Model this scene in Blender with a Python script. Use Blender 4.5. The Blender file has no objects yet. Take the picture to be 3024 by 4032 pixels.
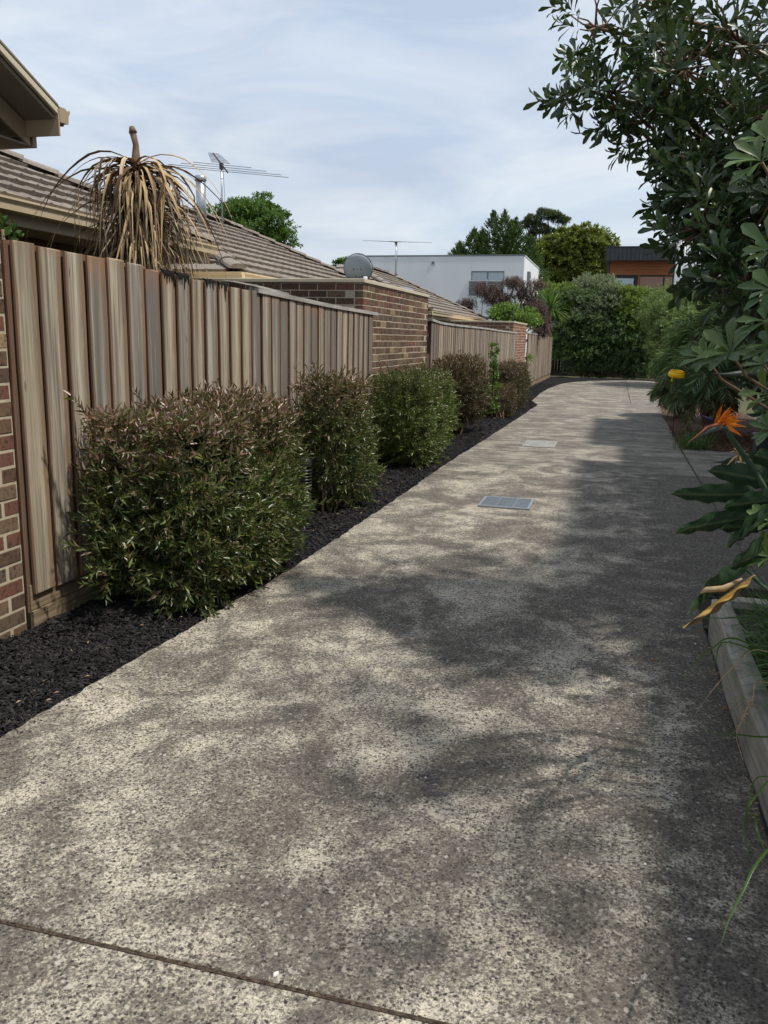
import bpy, math, random
import numpy as np
from mathutils import Vector, Matrix
random.seed(7); rng = np.random.default_rng(7)
S = bpy.context.scene; COL = S.collection
PI = math.pi
# ------------------------------------------------------------------ camera, sky, sun
EYE = 1.60; F_PX = 3294.5; YAW, PIT, ROL = .26178, .20647, -.02094
_F = np.array([-math.sin(YAW)*math.cos(PIT), math.cos(YAW)*math.cos(PIT), -math.sin(PIT)])
_R0 = np.array([math.cos(YAW), math.sin(YAW), 0.]); _U0 = np.cross(_R0, _F)
_R = _R0*math.cos(ROL) - _U0*math.sin(ROL); _U = _U0*math.cos(ROL) + _R0*math.sin(ROL)
cd = bpy.data.cameras.new('camera'); cam = bpy.data.objects.new('camera', cd); COL.objects.link(cam); S.camera = cam
mw = Matrix.Identity(4)
for i in range(3):
    mw[i][0] = _R[i]; mw[i][1] = _U[i]; mw[i][2] = -_F[i]
mw[2][3] = EYE; cam.matrix_world = mw
cd.sensor_fit = 'VERTICAL'; cd.sensor_height = 24; cd.lens = F_PX/4032*24
cd.clip_start = .05; cd.clip_end = 3000
def _ray(x, y): return _F + _R*(x-1512)/F_PX - _U*(y-2016)/F_PX
def atY(x, y, Y):                       # a survey helper: the place in the world at distance Y seen at photo pixel x, y
    d = _ray(x, y); t = Y/d[1]; return Vector((d[0]*t, Y, d[2]*t+EYE))

SUN_EL, SUN_AZ = math.radians(61), math.radians(-7)     # azimuth measured from +X towards +Y
sd = Vector((math.cos(SUN_EL)*math.cos(SUN_AZ), math.cos(SUN_EL)*math.sin(SUN_AZ), math.sin(SUN_EL)))
W = bpy.data.worlds.new('World'); S.world = W; W.use_nodes = True
nt = W.node_tree; nt.nodes.clear()
N = nt.nodes.new; L = nt.links.new
out = N('ShaderNodeOutputWorld'); bg = N('ShaderNodeBackground'); bg.inputs[1].default_value = .12
sky = N('ShaderNodeTexSky'); sky.sky_type = 'NISHITA'; sky.sun_disc = False; sky.sun_elevation = SUN_EL
sky.sun_rotation = PI/2 - SUN_AZ; sky.air_density = 1.3; sky.dust_density = 1.2; sky.ozone_density = 1.5
tc = N('ShaderNodeTexCoord'); mp = N('ShaderNodeMapping'); mp.inputs['Scale'].default_value = (1.2, 1.2, 4.2)
mp.inputs['Rotation'].default_value = (.12, -.1, .5); mp.inputs['Location'].default_value = (.3, 1.2, .4)
n1 = N('ShaderNodeTexNoise'); n1.inputs['Scale'].default_value = 1.9; n1.inputs['Detail'].default_value = 7
n1.inputs['Roughness'].default_value = .52; n1.inputs['Distortion'].default_value = .35
cr = N('ShaderNodeValToRGB'); cr.color_ramp.elements[0].position = .40; cr.color_ramp.elements[0].color = (.82, .82, .82, 1)
cr.color_ramp.elements[1].position = .60; cr.color_ramp.elements[1].color = (.95, .95, .95, 1)
mx = N('ShaderNodeMix'); mx.data_type = 'RGBA'
cc = N('ShaderNodeMix'); cc.data_type = 'RGBA'; cc.inputs[6].default_value = (2.45, 2.85, 3.5, 1); cc.inputs[7].default_value = (3.6, 3.85, 4.15, 1)
n2 = N('ShaderNodeTexNoise'); n2.inputs['Scale'].default_value = 3.1; n2.inputs['Detail'].default_value = 8; n2.inputs['Roughness'].default_value = .55; n2.inputs['Distortion'].default_value = .6
cr2 = N('ShaderNodeValToRGB'); cr2.color_ramp.elements[0].position = .36; cr2.color_ramp.elements[1].position = .64
L(mp.outputs[0], n2.inputs[0]); L(n2.outputs[0], cr2.inputs[0]); L(cr2.outputs[0], cc.inputs[0]); L(cc.outputs[2], mx.inputs[7])
L(tc.outputs['Generated'], mp.inputs[0]); L(mp.outputs[0], n1.inputs[0]); L(n1.outputs[0], cr.inputs[0])
L(cr.outputs[0], mx.inputs[0]); L(sky.outputs[0], mx.inputs[6]); L(mx.outputs[2], bg.inputs[0]); L(bg.outputs[0], out.inputs[0])
sl = bpy.data.lights.new('sun', 'SUN'); sl.energy = 2.35; sl.angle = math.radians(1.9); sl.color = (1, .94, .85)
so = bpy.data.objects.new('sun', sl); COL.objects.link(so); so.rotation_euler = sd.to_track_quat('Z', 'Y').to_euler()
S.view_settings.view_transform = 'Standard'; S.view_settings.look = 'None'; S.view_settings.gamma = 1
S.view_settings.use_curve_mapping = False; S.view_settings.exposure = 0.84
S.cycles.max_bounces = 6; S.cycles.transparent_max_bounces = 6

# ------------------------------------------------------------------ helpers
def gz(y): return -.0035*max(0., y)
def tag(o, label=None, cat=None, group=None, kind=None):
    if label: o['label'] = label
    if cat: o['category'] = cat
    if group: o['group'] = group
    if kind: o['kind'] = kind
    return o
def empty(name, loc=(0, 0, 0), rz=0.):
    o = bpy.data.objects.new(name, None); COL.objects.link(o); o.location = loc; o.rotation_euler[2] = rz
    o.empty_display_size = .1; return o
def link(name, me, parent=None, mat=None):
    o = bpy.data.objects.new(name, me); COL.objects.link(o)
    if parent is not None: o.parent = parent
    if mat is not None and not me.materials: me.materials.append(mat)
    return o
def mesh_np(name, V, Fc, mat=None, smooth=False, attr=None):
    """V (n,3); Fc (m,k) all faces of the same size"""
    V = np.asarray(V, dtype=np.float32); Fc = np.asarray(Fc, dtype=np.int32); m, k = Fc.shape
    me = bpy.data.meshes.new(name)
    me.vertices.add(len(V)); me.vertices.foreach_set('co', V.ravel())
    me.loops.add(m*k); me.loops.foreach_set('vertex_index', Fc.ravel())
    me.polygons.add(m); me.polygons.foreach_set('loop_start', np.arange(0, m*k, k, dtype=np.int32))
    me.polygons.foreach_set('loop_total', np.full(m, k, dtype=np.int32))
    if smooth: me.polygons.foreach_set('use_smooth', np.ones(m, dtype=bool))
    if attr is not None:
        a = me.attributes.new('tint', 'FLOAT', 'POINT'); a.data.foreach_set('value', np.asarray(attr, dtype=np.float32))
    me.update(calc_edges=True)
    if mat: me.materials.append(mat)
    return me
class MB:
    """collects simple solids and makes ONE mesh of them"""
    def __init__(s): s.v = []; s.f = []; s.sm = []
    def add(s, vs, fs, sm=False):
        b = len(s.v); s.v += [tuple(v) for v in vs]; s.f += [tuple(i+b for i in f) for f in fs]; s.sm += [sm]*len(fs); return s
    def box(s, x0, x1, y0, y1, z0, z1, bev=0., tx=None):
        vs = [(x, y, z) for x in (x0, x1) for y in (y0, y1) for z in (z0, z1)]
        if tx: vs = [tx(Vector(v)) for v in vs]
        return s.add(vs, [(0, 1, 3, 2), (4, 6, 7, 5), (0, 4, 5, 1), (2, 3, 7, 6), (0, 2, 6, 4), (1, 5, 7, 3)])
    def tube(s, pts, rad, n=6, cap=True):
        pts = [Vector(p) for p in pts]; m = len(pts)
        rad = rad if isinstance(rad, (list, tuple)) else [rad]*m
        base = len(s.v); t = (pts[1]-pts[0]).normalized()
        u = t.orthogonal().normalized()
        for i, p in enumerate(pts):
            t = (pts[min(i+1, m-1)]-pts[max(i-1, 0)]).normalized()
            u = (u - t*u.dot(t)).normalized() if (u - t*u.dot(t)).length > 1e-4 else t.orthogonal().normalized()
            w = t.cross(u)
            for k in range(n):
                a = 2*PI*k/n; s.v.append(tuple(p + (u*math.cos(a)+w*math.sin(a))*rad[i]))
        for i in range(m-1):
            for k in range(n):
                a = base+i*n+k; b = base+i*n+(k+1) % n
                s.f.append((a, b, b+n, a+n)); s.sm.append(n > 4)
        if cap:
            s.f.append(tuple(base+k for k in range(n))[::-1]); s.f.append(tuple(base+(m-1)*n+k for k in range(n))); s.sm += [False]*2
        return s
    def lathe(s, prof, n=16, c=(0, 0, 0)):
        base = len(s.v)
        for r, z in prof:
            for k in range(n):
                a = 2*PI*k/n; s.v.append((c[0]+r*math.cos(a), c[1]+r*math.sin(a), c[2]+z))
        for i in range(len(prof)-1):
            for k in range(n):
                a = base+i*n+k; b = base+i*n+(k+1) % n
                s.f.append((a, b, b+n, a+n)); s.sm.append(True)
        s.f.append(tuple(base+k for k in range(n))[::-1]); s.f.append(tuple(base+(len(prof)-1)*n+k for k in range(n))); s.sm += [False]*2
        return s
    def mesh(s, name, mat):
        me = bpy.data.meshes.new(name); me.from_pydata(s.v, [], s.f)
        if any(s.sm): me.polygons.foreach_set('use_smooth', s.sm)
        me.update(); me.materials.append(mat); return me
    def build(s, name, mat, parent=None, bevel=0., kind=None):
        o = link(name, s.mesh(name, mat), parent)
        if bevel:
            b = o.modifiers.new('bevel', 'BEVEL'); b.width = bevel; b.segments = 2; b.limit_method = 'ANGLE'
        if kind: o['kind'] = kind
        return o

# ------------------------------------------------------------------ materials
class NT:
    def __init__(s, name):
        s.m = bpy.data.materials.new(name); s.m.use_nodes = True; s.t = s.m.node_tree
        s.b = s.t.nodes['Principled BSDF']; s.out = s.t.nodes['Material Output']
    def n(s, ty, ins=None, **kw):
        nd = s.t.nodes.new('ShaderNode'+ty)
        for k, v in kw.items(): setattr(nd, k, v)
        if ins:
            for k, v in ins.items():
                if isinstance(v, bpy.types.NodeSocket): s.t.links.new(v, nd.inputs[k])
                else: nd.inputs[k].default_value = v
        return nd
    def co(s, kind='Object', scale=(1, 1, 1), rot=(0, 0, 0), jitter=False):
        c = s.n('TexCoord').outputs[kind]
        if jitter:
            r = s.n('ObjectInfo').outputs['Random']
            mul = s.n('VectorMath', {0: (37., 91., 53.)}, operation='SCALE'); s.t.links.new(r, mul.inputs['Scale'])
            c = s.n('VectorMath', {0: c, 1: mul.outputs[0]}, operation='ADD').outputs[0]
        return s.n('Mapping', {'Vector': c, 'Scale': scale, 'Rotation': rot}).outputs[0]
    def noise(s, vec, scale, detail=4, rough=.55, dist=0.):
        return s.n('TexNoise', {'Vector': vec, 'Scale': scale, 'Detail': detail, 'Roughness': rough, 'Distortion': dist}).outputs[0]
    def ramp(s, fac, stops, interp='LINEAR'):
        r = s.n('ValToRGB', {0: fac}); cr = r.color_ramp; cr.interpolation = interp
        while len(cr.elements) < len(stops): cr.elements.new(.5)
        for e, (p, c) in zip(cr.elements, stops):
            e.position = p; e.color = (*c, 1) if hasattr(c, '__len__') else (c, c, c, 1)
        return r.outputs[0]
    def mix(s, fac, a, b, blend='MIX'):
        m = s.n('Mix', data_type='RGBA', blend_type=blend)
        for i, v in ((0, fac), (6, a), (7, b)):
            if isinstance(v, bpy.types.NodeSocket): s.t.links.new(v, m.inputs[i])
            else: m.inputs[i].default_value = v if i == 0 else (*v, 1) if len(v) == 3 else v
        return m.outputs[2]
    def math(s, op, a, b=None, clamp=False):
        m = s.n('Math', operation=op, use_clamp=clamp)
        for i, v in ((0, a), (1, b)):
            if v is None: continue
            if isinstance(v, bpy.types.NodeSocket): s.t.links.new(v, m.inputs[i])
            else: m.inputs[i].default_value = v
        return m.outputs[0]
    def bump(s, h, st=.5, dist=.01):
        b = s.n('Bump', {'Height': h, 'Strength': st, 'Distance': dist}); s.t.links.new(b.outputs[0], s.b.inputs['Normal']); return b
    def base(s, c, rough=.8, spec=.3, metal=0.):
        if isinstance(c, bpy.types.NodeSocket): s.t.links.new(c, s.b.inputs['Base Color'])
        else: s.b.inputs['Base Color'].default_value = (*c, 1)
        if isinstance(rough, bpy.types.NodeSocket): s.t.links.new(rough, s.b.inputs['Roughness'])
        else: s.b.inputs['Roughness'].default_value = rough
        s.b.inputs['Specular IOR Level'].default_value = spec; s.b.inputs['Metallic'].default_value = metal
        return s.m
def plain(name, c, rough=.7, var=.12, scale=6., metal=0., spec=.3, bump=0.):
    t = NT(name); n = t.noise(t.co(), scale, 5)
    c2 = tuple(x*(1-var) for x in c); c3 = tuple(min(1, x*(1+var)) for x in c)
    col = t.ramp(n, [(.3, c2), (.7, c3)])
    if bump: t.bump(t.noise(t.co(), scale*8, 3), bump, .004)
    return t.base(col, rough, spec, metal)
def leafmat(name, cols, rough=.42, trans=.25, tint=None, spec=.4, tc=None):
    """cols: colours picked per leaf; tint: colours reached where the attribute 'tint' is 1"""
    t = NT(name); g = t.n('NewGeometry').outputs['Random Per Island']
    oi = t.n('ObjectInfo').outputs['Random']
    r = t.math('FRACT', t.math('ADD', g, oi))
    k = len(cols); c = t.ramp(r, [(i/(k-1), cc) for i, cc in enumerate(cols)])
    if tint:
        a = t.n('Attribute', attribute_name='tint').outputs['Fac']
        k = len(tint); c2 = t.ramp(t.math('FRACT', t.math('MULTIPLY', r, 7.13)), [(i/(k-1), cc) for i, cc in enumerate(tint)])
        c = t.mix(a, c, c2)
    t.base(c, rough, spec)
    tr = t.n('BsdfTranslucent'); tcol = t.mix(.5, c, tc or (.25, .35, .04), 'MIX'); t.t.links.new(tcol, tr.inputs[0])
    m = t.n('MixShader', {0: trans, 1: t.b.outputs[0], 2: tr.outputs[0]}); t.t.links.new(m.outputs[0], t.out.inputs[0])
    return t.m

def mat_drive(name, far):
    t = NT(name); o = t.co()
    big = t.noise(o, .9, 5, .6, .4); mid = t.noise(o, 4.2, 6, .65, .3)
    warp = t.n('VectorMath', {0: t.n('TexNoise', {'Vector': o, 'Scale': 95., 'Detail': 3, 'Roughness': .7}).outputs['Color'], 'Scale': .022}, operation='SCALE').outputs[0]
    wv = t.n('VectorMath', {0: o, 1: warp}, operation='ADD').outputs[0]
    def layer(scale, thr, lo_, hi_):
        v = t.n('TexVoronoi', {'Vector': wv, 'Scale': scale, 'Randomness': 1.}); c = t.n('SeparateColor', {0: v.outputs['Color']})
        return t.math('MULTIPLY', t.math('LESS_THAN', c.outputs[0], thr), t.ramp(v.outputs['Distance'], [(lo_, 1.), (hi_, 0.)])), c
    fine = t.noise(o, 210, 4, .75); grit = t.noise(o, 105, 5, .8, .3)
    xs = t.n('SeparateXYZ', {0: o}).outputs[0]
    # stain: mould and wear in blotches of their own shape, with shade painted in to the right; it closes up the pale cement between the stones
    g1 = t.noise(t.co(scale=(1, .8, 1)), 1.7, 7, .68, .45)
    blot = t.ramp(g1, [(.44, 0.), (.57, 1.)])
    side = t.ramp(t.math('ADD', t.math('MULTIPLY', xs, .33), t.math('MULTIPLY', t.math('SUBTRACT', mid, .5), .7)), [(.0, 0.), (.16, 1. if not far else .2)])  # shade on the right of the drive, put into the concrete colour
    stain_shade = t.math('MAXIMUM', t.math('MULTIPLY', blot, .85 if not far else .5), side)
    thr = t.math('ADD', t.math('ADD', t.math('MULTIPLY', mid, .7), .02 if not far else -.12), t.math('MULTIPLY', stain_shade, .42))
    m1, cell = layer(88. if not far else 130., thr, .36, .74)
    m2, cell2 = layer(165. if not far else 210., t.math('ADD', thr, .05), .32, .78)
    gr = t.ramp(t.math('ADD', grit, t.math('ADD', t.math('MULTIPLY', t.math('SUBTRACT', mid, .5), .35), t.math('MULTIPLY', stain_shade, .10))), [(.50, 0.), (.58, .85)])
    mask = t.math('MAXIMUM', t.math('MAXIMUM', m1, t.math('MULTIPLY', m2, .9)), gr)
    stone = t.ramp(cell.outputs[1], [(0, (.03, .027, .027)), (.4, (.06, .054, .051)), (.75, (.10, .087, .075)), (.95, (.19, .165, .14)), (1, (.5, .48, .43))])
    cem = t.ramp(fine, [(.3, (.26, .238, .195)), (.5, (.52, .47, .375)), (.64, (.78, .72, .59))]) if not far else \
        t.ramp(fine, [(.3, (.33, .30, .245)), (.7, (.54, .50, .415))])
    c = t.mix(mask, cem, stone)
    c = t.mix(t.math('MULTIPLY', stain_shade, .40), c, (.055, .048, .041))
    if far:
        st = t.noise(t.co(scale=(.22, 2.2, 1)), 2.4, 5, .65)
        c = t.mix(t.ramp(st, [(.46, 0.), (.62, .62)]), c, (.085, .076, .068)); c = t.mix(t.ramp(t.noise(t.co(scale=(.4, 5, 1)), 5, 4, .7), [(.5, 0.), (.62, .4)]), c, (.1, .09, .08))
    h = t.math('ADD', t.math('MULTIPLY', mask, .4), t.math('MULTIPLY', fine, .7))
    t.bump(h, .6, .004)
    return t.base(c, .9, .15)
M = {}
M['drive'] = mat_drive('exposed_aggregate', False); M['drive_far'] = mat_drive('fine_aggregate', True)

def mat_paling(back=False):
    t = NT('stained_back_paling' if back else 'weathered_paling'); g = t.co('Object', (1, 1, 1), jitter=True); oi = t.n('ObjectInfo').outputs['Random']
    mp_ = lambda sc, rot=(0, 0, 0): t.n('Mapping', {'Vector': g, 'Scale': sc, 'Rotation': rot}).outputs[0]
    rnd = lambda k: t.math('FRACT', t.math('MULTIPLY', oi, k))
    band = t.noise(mp_((9, 9, .28)), 1.7, 3, .5, .35); st = t.noise(mp_((34, 34, .8)), 1.7, 6, .65, .5); fi = t.noise(mp_((160, 160, 3.)), 1.2, 4, .65)
    tan = t.ramp(band, [(.3, (.24, .19, .125)), (.5, (.38, .315, .222)), (.68, (.53, .465, .355))])
    grey = t.ramp(band, [(.3, (.12, .112, .098)), (.5, (.25, .232, .198)), (.68, (.42, .392, .335))])
    c = t.mix(t.ramp(t.math('ADD', t.math('MULTIPLY', rnd(13.7), .5), t.math('MULTIPLY', band, .7)), [(.50, 0.), (.78, 1.)]), grey, tan)
    c = t.mix(t.ramp(t.math('ADD', t.math('MULTIPLY', rnd(31.3), 1.), t.math('MULTIPLY', st, .35)), [(.93, 0.), (1.06, .8)]), c, (.12, .115, .115))
    c = t.mix(t.ramp(st, [(.52, 0.), (.64, .72)]), c, (.12, .11, .1)); c = t.mix(t.ramp(st, [(.30, .55), (.42, 0.)]), c, (.68, .63, .54))
    c = t.mix(t.ramp(fi, [(.36, .5), (.55, 0.)]), c, (.13, .105, .082))
    lo = t.n('SeparateXYZ', {0: t.n('TexCoord').outputs['Object']}); wob = t.noise(mp_((1, 1, 1.1)), 1.6, 5, .65); wo2 = t.noise(mp_((1, 1, .8)), 2.3, 4, .6)
    # tannin run-off: a warm stripe down the covered edge, thinner on the other
    yr = t.math('ADD', t.math('MULTIPLY', lo.outputs[1], 10.), t.math('MULTIPLY', wob, .9))
    c = t.mix(t.ramp(yr, [(.84, 0.), (1.14, .8)]), c, t.ramp(st, [(.35, (.11, .05, .022)), (.6, (.24, .14, .07))]))
    c = t.mix(t.ramp(yr, [(1.12, 0.), (1.3, .9)]), c, (.065, .022, .01))
    yl = t.math('ADD', t.math('MULTIPLY', lo.outputs[1], -10.), t.math('MULTIPLY', wo2, .5))
    c = t.mix(t.ramp(yl, [(.96, 0.), (1.1, .8)]), c, (.15, .07, .035))
    tp = t.ramp(t.math('ADD', t.math('MULTIPLY', lo.outputs[2], 2.4), rnd(5.7)), [(.45, 0.), (.98, .6)])
    c = t.mix(tp, c, t.mix(st, (.2, .07, .02), (.42, .2, .08)))
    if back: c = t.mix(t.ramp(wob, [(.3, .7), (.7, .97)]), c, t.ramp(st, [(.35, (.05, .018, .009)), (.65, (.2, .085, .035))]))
    kn = t.n('TexVoronoi', {'Vector': mp_((5, 5, 1.1)), 'Scale': 1.6})
    c = t.mix(t.ramp(kn.outputs['Distance'], [(.03, .8), (.065, 0.)]), c, (.07, .045, .03))
    saw = t.n('TexWave', {'Vector': mp_((1, 1, 1), (.7, 0, 0)), 'Scale': 46., 'Distortion': 3., 'Detail': 2}, bands_direction='Z').outputs['Fac']
    c = t.mix(.10, c, t.ramp(saw, [(.2, (.12, .1, .08)), (.8, (.7, .64, .54))]))
    t.bump(t.math('ADD', t.math('MULTIPLY', saw, .12), st), .45, .003)
    return t.base(c, .88, .12)
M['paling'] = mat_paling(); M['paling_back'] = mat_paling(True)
def mat_wood(name, a, b, c3, sc=(1.2, 26, 26)):
    t = NT(name); g = t.co('Object', sc, jitter=True); n = t.noise(g, 1.2, 6, .65, .8)
    n2 = t.noise(t.co(), 2.2, 4)
    c = t.ramp(n, [(.3, a), (.5, b), (.75, c3)]); c = t.mix(t.ramp(n2, [(.45, 0.), (.75, .55)]), c, tuple(x*.45 for x in a))
    t.bump(n, .5, .004); return t.base(c, .85, .15)
M['sleeper'] = mat_wood('grey_sleeper', (.2, .18, .15), (.38, .35, .3), (.52, .49, .43), (30, 1.3, 30))
M['plinth'] = mat_wood('plinth_board', (.12, .085, .05), (.235, .18, .115), (.33, .26, .175), (26, 1.2, 26))
M['cap_wood'] = mat_wood('grey_capping', (.24, .23, .21), (.4, .385, .35), (.5, .48, .44), (26, 1.2, 26))
M['char'] = plain('charred_wood', (.012, .011, .01), .95, .5, 40, bump=.6)
M['trunk'] = plain('bark', (.16, .11, .075), .9, .4, 18, bump=.8)
M['twig'] = plain('twig_bark', (.2, .13, .08), .85, .35, 30, bump=.5)
M['shade_wood'] = plain('shade_black_fence', (.028, .022, .018), .9, .35, 7, bump=.4)  # fence colour taken near black for the deep shade behind the shrubs
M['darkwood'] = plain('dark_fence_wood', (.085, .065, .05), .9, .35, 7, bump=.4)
def mat_brick(name, stops):
    t = NT(name); oi = t.n('ObjectInfo').outputs['Random']; g = t.co('Object', jitter=True)
    c = t.ramp(oi, stops, 'CONSTANT')
    n = t.noise(g, 42, 5, .7); n2 = t.noise(g, 9, 4, .6)
    c = t.mix(t.ramp(n, [(.36, .75), (.5, 0.)]), c, (.025, .02, .018))
    c = t.mix(t.ramp(n, [(.62, 0.), (.8, .45)]), c, (.36, .26, .17))
    c = t.mix(t.ramp(n2, [(.5, 0.), (.78, .4)]), c, (.2, .13, .08))
    t.bump(n, .6, .004); return t.base(c, .85, .2)
M['brick'] = mat_brick('clinker_brick', [(0, (.115, .07, .046)), (.22, (.155, .072, .052)), (.34, (.14, .088, .056)), (.5, (.1, .064, .045)), (.62, (.17, .115, .075)), (.76, (.18, .075, .056)), (.84, (.125, .09, .062)), (.95, (.3, .215, .13))])
M['brick2'] = mat_brick('red_brick', [(0, (.2, .1, .062)), (.25, (.25, .1, .07)), (.5, (.2, .115, .07)), (.7, (.28, .12, .08)), (.9, (.32, .19, .12))])
M['mortar'] = plain('cream_mortar', (.44, .375, .275), .92, .15, 30, bump=.5)
def mat_brickwall():
    t = NT('house_brickwork')
    bt = t.n('TexBrick', {'Vector': t.co('Object', rot=(0, PI/2, 0)), 'Color1': (.14, .085, .055, 1), 'Color2': (.2, .075, .055, 1), 'Mortar': (.4, .34, .25, 1), 'Scale': 1., 'Mortar Size': .01, 'Brick Width': .24, 'Row Height': .086})
    return t.base(bt.outputs[0], .9, .2)
M['housebrick'] = plain('house_brown_brick', (.12, .07, .05), .9, .4, 12)
M['cream'] = plain('cream_paint', (.53, .43, .28), .45, .05, 3)
M['pale_cream'] = plain('pale_cream_trim', (.56, .49, .36), .5, .05, 3)
M['barge'] = plain('beige_barge_paint', (.34, .265, .17), .5, .06, 3)
M['soffit'] = plain('soffit_paint', (.25, .21, .16), .7, .06, 3)
M['gable_sheet'] = plain('grey_gable_sheet', (.45, .47, .46), .7, .04, 3)
def mat_tile():
    t = NT('taupe_roof_tile'); oi = t.n('ObjectInfo').outputs['Random']; g = t.co('Object', jitter=True)
    c = t.ramp(oi, [(0, (.19, .158, .13)), (.5, (.235, .2, .168)), (1, (.285, .25, .215))])
    n = t.noise(g, 22, 5, .65); c = t.mix(t.ramp(n, [(.4, .5), (.6, 0.)]), c, (.12, .098, .08))
    t.bump(n, .4, .004); return t.base(c, .8, .3)
M['tile'] = mat_tile()
M['bedding'] = plain('roof_bedding', (.05, .042, .037), .95, .3, 12, bump=.5)
def mat_render(name, c):
    t = NT(name); n = t.noise(t.co(), 40, 3); n2 = t.noise(t.co(scale=(.6, .6, .15)), 1.5, 5)
    col = t.ramp(n2, [(.3, tuple(x*.9 for x in c)), (.7, c)]); t.bump(n, .15, .003); return t.base(col, .8, .2)
M['white_render'] = mat_render('pale_grey_render', (.74, .75, .78))
M['render2'] = mat_render('mid_grey_render', (.6, .59, .57))
M['galv'] = plain('galvanised_steel', (.42, .45, .47), .35, .15, 14, metal=.85, spec=.5)
M['dish'] = plain('dish_grey', (.36, .42, .45), .45, .06, 4)
M['alum'] = plain('antenna_aluminium', (.05, .05, .055), .6, .1, 8)
M['black_plastic'] = plain('black_plastic', (.02, .021, .024), .35, .2, 10)
M['frame'] = plain('grey_window_frame', (.17, .185, .2), .5, .05, 6)
M['blind'] = plain('white_blind', (.55, .58, .6), .6, .05, 4)
def mat_glass(name, c, r=.08):
    t = NT(name); return t.base(c, r, .9)
M['glass'] = mat_glass('window_glass', (.09, .12, .14)); M['glass_pale'] = mat_glass('pale_curtained_glass', (.42, .5, .54), .2)
M['charcoal_pale'] = plain('pale_charcoal_steel', (.075, .082, .088), .5, .2, 3)  # lighter charcoal, so the dark seams stand out
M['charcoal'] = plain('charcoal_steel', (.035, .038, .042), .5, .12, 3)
def mat_cedar():
    t = NT('cedar_board'); g = t.co('Object', (1.5, 20, 20), jitter=True); n = t.noise(g, 1, 5, .6)
    return t.base(t.ramp(n, [(.3, (.26, .085, .028)), (.7, (.36, .135, .05))]), .6, .3)
M['cedar'] = mat_cedar()
M['pink_panel'] = plain('dusty_pink_panel', (.33, .2, .15), .6, .06, 2)
M['corr'] = plain('pale_corrugated_steel', (.5, .52, .54), .45, .08, 3, metal=.2)
M['concrete'] = plain('plain_concrete', (.33, .305, .26), .9, .15, 9, bump=.3)
M['joint'] = plain('joint_dirt', (.085, .062, .045), .95, .5, 60, bump=.8)
M['yellow'] = plain('yellow_plastic', (.85, .5, .01), .4, .05, 6)
M['white_bit'] = plain('white_shell_chip', (.75, .73, .68), .6, .1, 60)
M['dry_leaf'] = plain('dry_brown_leaf', (.25, .13, .06), .8, .4, 50)
M['straw'] = plain('straw_stalk', (.42, .3, .17), .8, .3, 50)
M['soil'] = plain('dark_soil', (.03, .024, .018), .95, .5, 25, bump=1.)
M['bedmulch'] = plain('brown_bed_mulch', (.075, .042, .028), .95, .6, 60, bump=1.)
def mat_mulch():
    t = NT('black_mulch'); o = t.co('Object', (1, 1, 1)); n = t.noise(o, 60, 5, .7, 1.5)
    c = t.ramp(n, [(.3, (.006, .006, .007)), (.6, (.022, .021, .022)), (.85, (.06, .055, .05))])
    t.bump(n, 1., .02); return t.base(c, .9, .1)
M['mulch'] = mat_mulch()
M['chip'] = leafmat('mulch_chip', [(.006, .006, .007), (.014, .013, .014), (.022, .021, .022), (.045, .042, .04), (.012, .011, .012)], .8, 0., spec=.12)
def mat_ground():
    t = NT('far_ground'); n = t.noise(t.co(), .6, 6); return t.base(t.ramp(n, [(.3, (.06, .07, .03)), (.7, (.11, .1, .06))]), .95, .1)
M['ground'] = mat_ground()

# ------------------------------------------------------------------ ground, driveway, beds
EDGE = [(-2.42, -3), (-2.38, 1), (-2.285, 2.7), (-2.185, 4.2), (-2.115, 5.4), (-2.09, 7.4), (-2.085, 9), (-2.08, 11.1), (-2.02, 14), (-1.99, 16.14), (-1.94, 19), (-1.93, 21.02), (-1.89, 22.3), (-1.98, 23.1),
        (-2.2, 24.1), (-2.22, 25), (-2.29, 28), (-2.27, 31), (-2.12, 34), (-1.95, 35.8), (-1.55, 37.4), (-.9, 39), (-.1, 40), (.8, 40.7), (1.8, 41)]
def ex(y):
    for (a, b), (c, d) in zip(EDGE, EDGE[1:]):
        if b <= y <= d: return a+(c-a)*(y-b)/(d-b)
    return EDGE[0][0]
RGT = [(-3, .605), (5.5, .62), (5.9, .8), (6.3, 3.1), (11.1, 3.1), (13.8, 3.1), (13.95, 1.17), (15.2, 1.13), (21.3, 1.18), (30, 1.45), (40, 1.8), (40.6, 1.8)]
def rx(y):
    for (b, a), (d, c) in zip(RGT, RGT[1:]):
        if b <= y <= d: return a+(c-a)*(y-b)/(d-b)
    return 1.8
ground = link('ground', mesh_np('ground', [(-900, -300, -.18), (900, -300, -.18), (900, 60, -.30), (-900, 60, -.30), (900, 2200, -.6), (-900, 2200, -.6)], [(0, 1, 2, 3), (3, 2, 4, 5)], M['ground'])); ground['kind'] = 'structure'
drv = tag(empty('driveway'), kind='structure')
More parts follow.
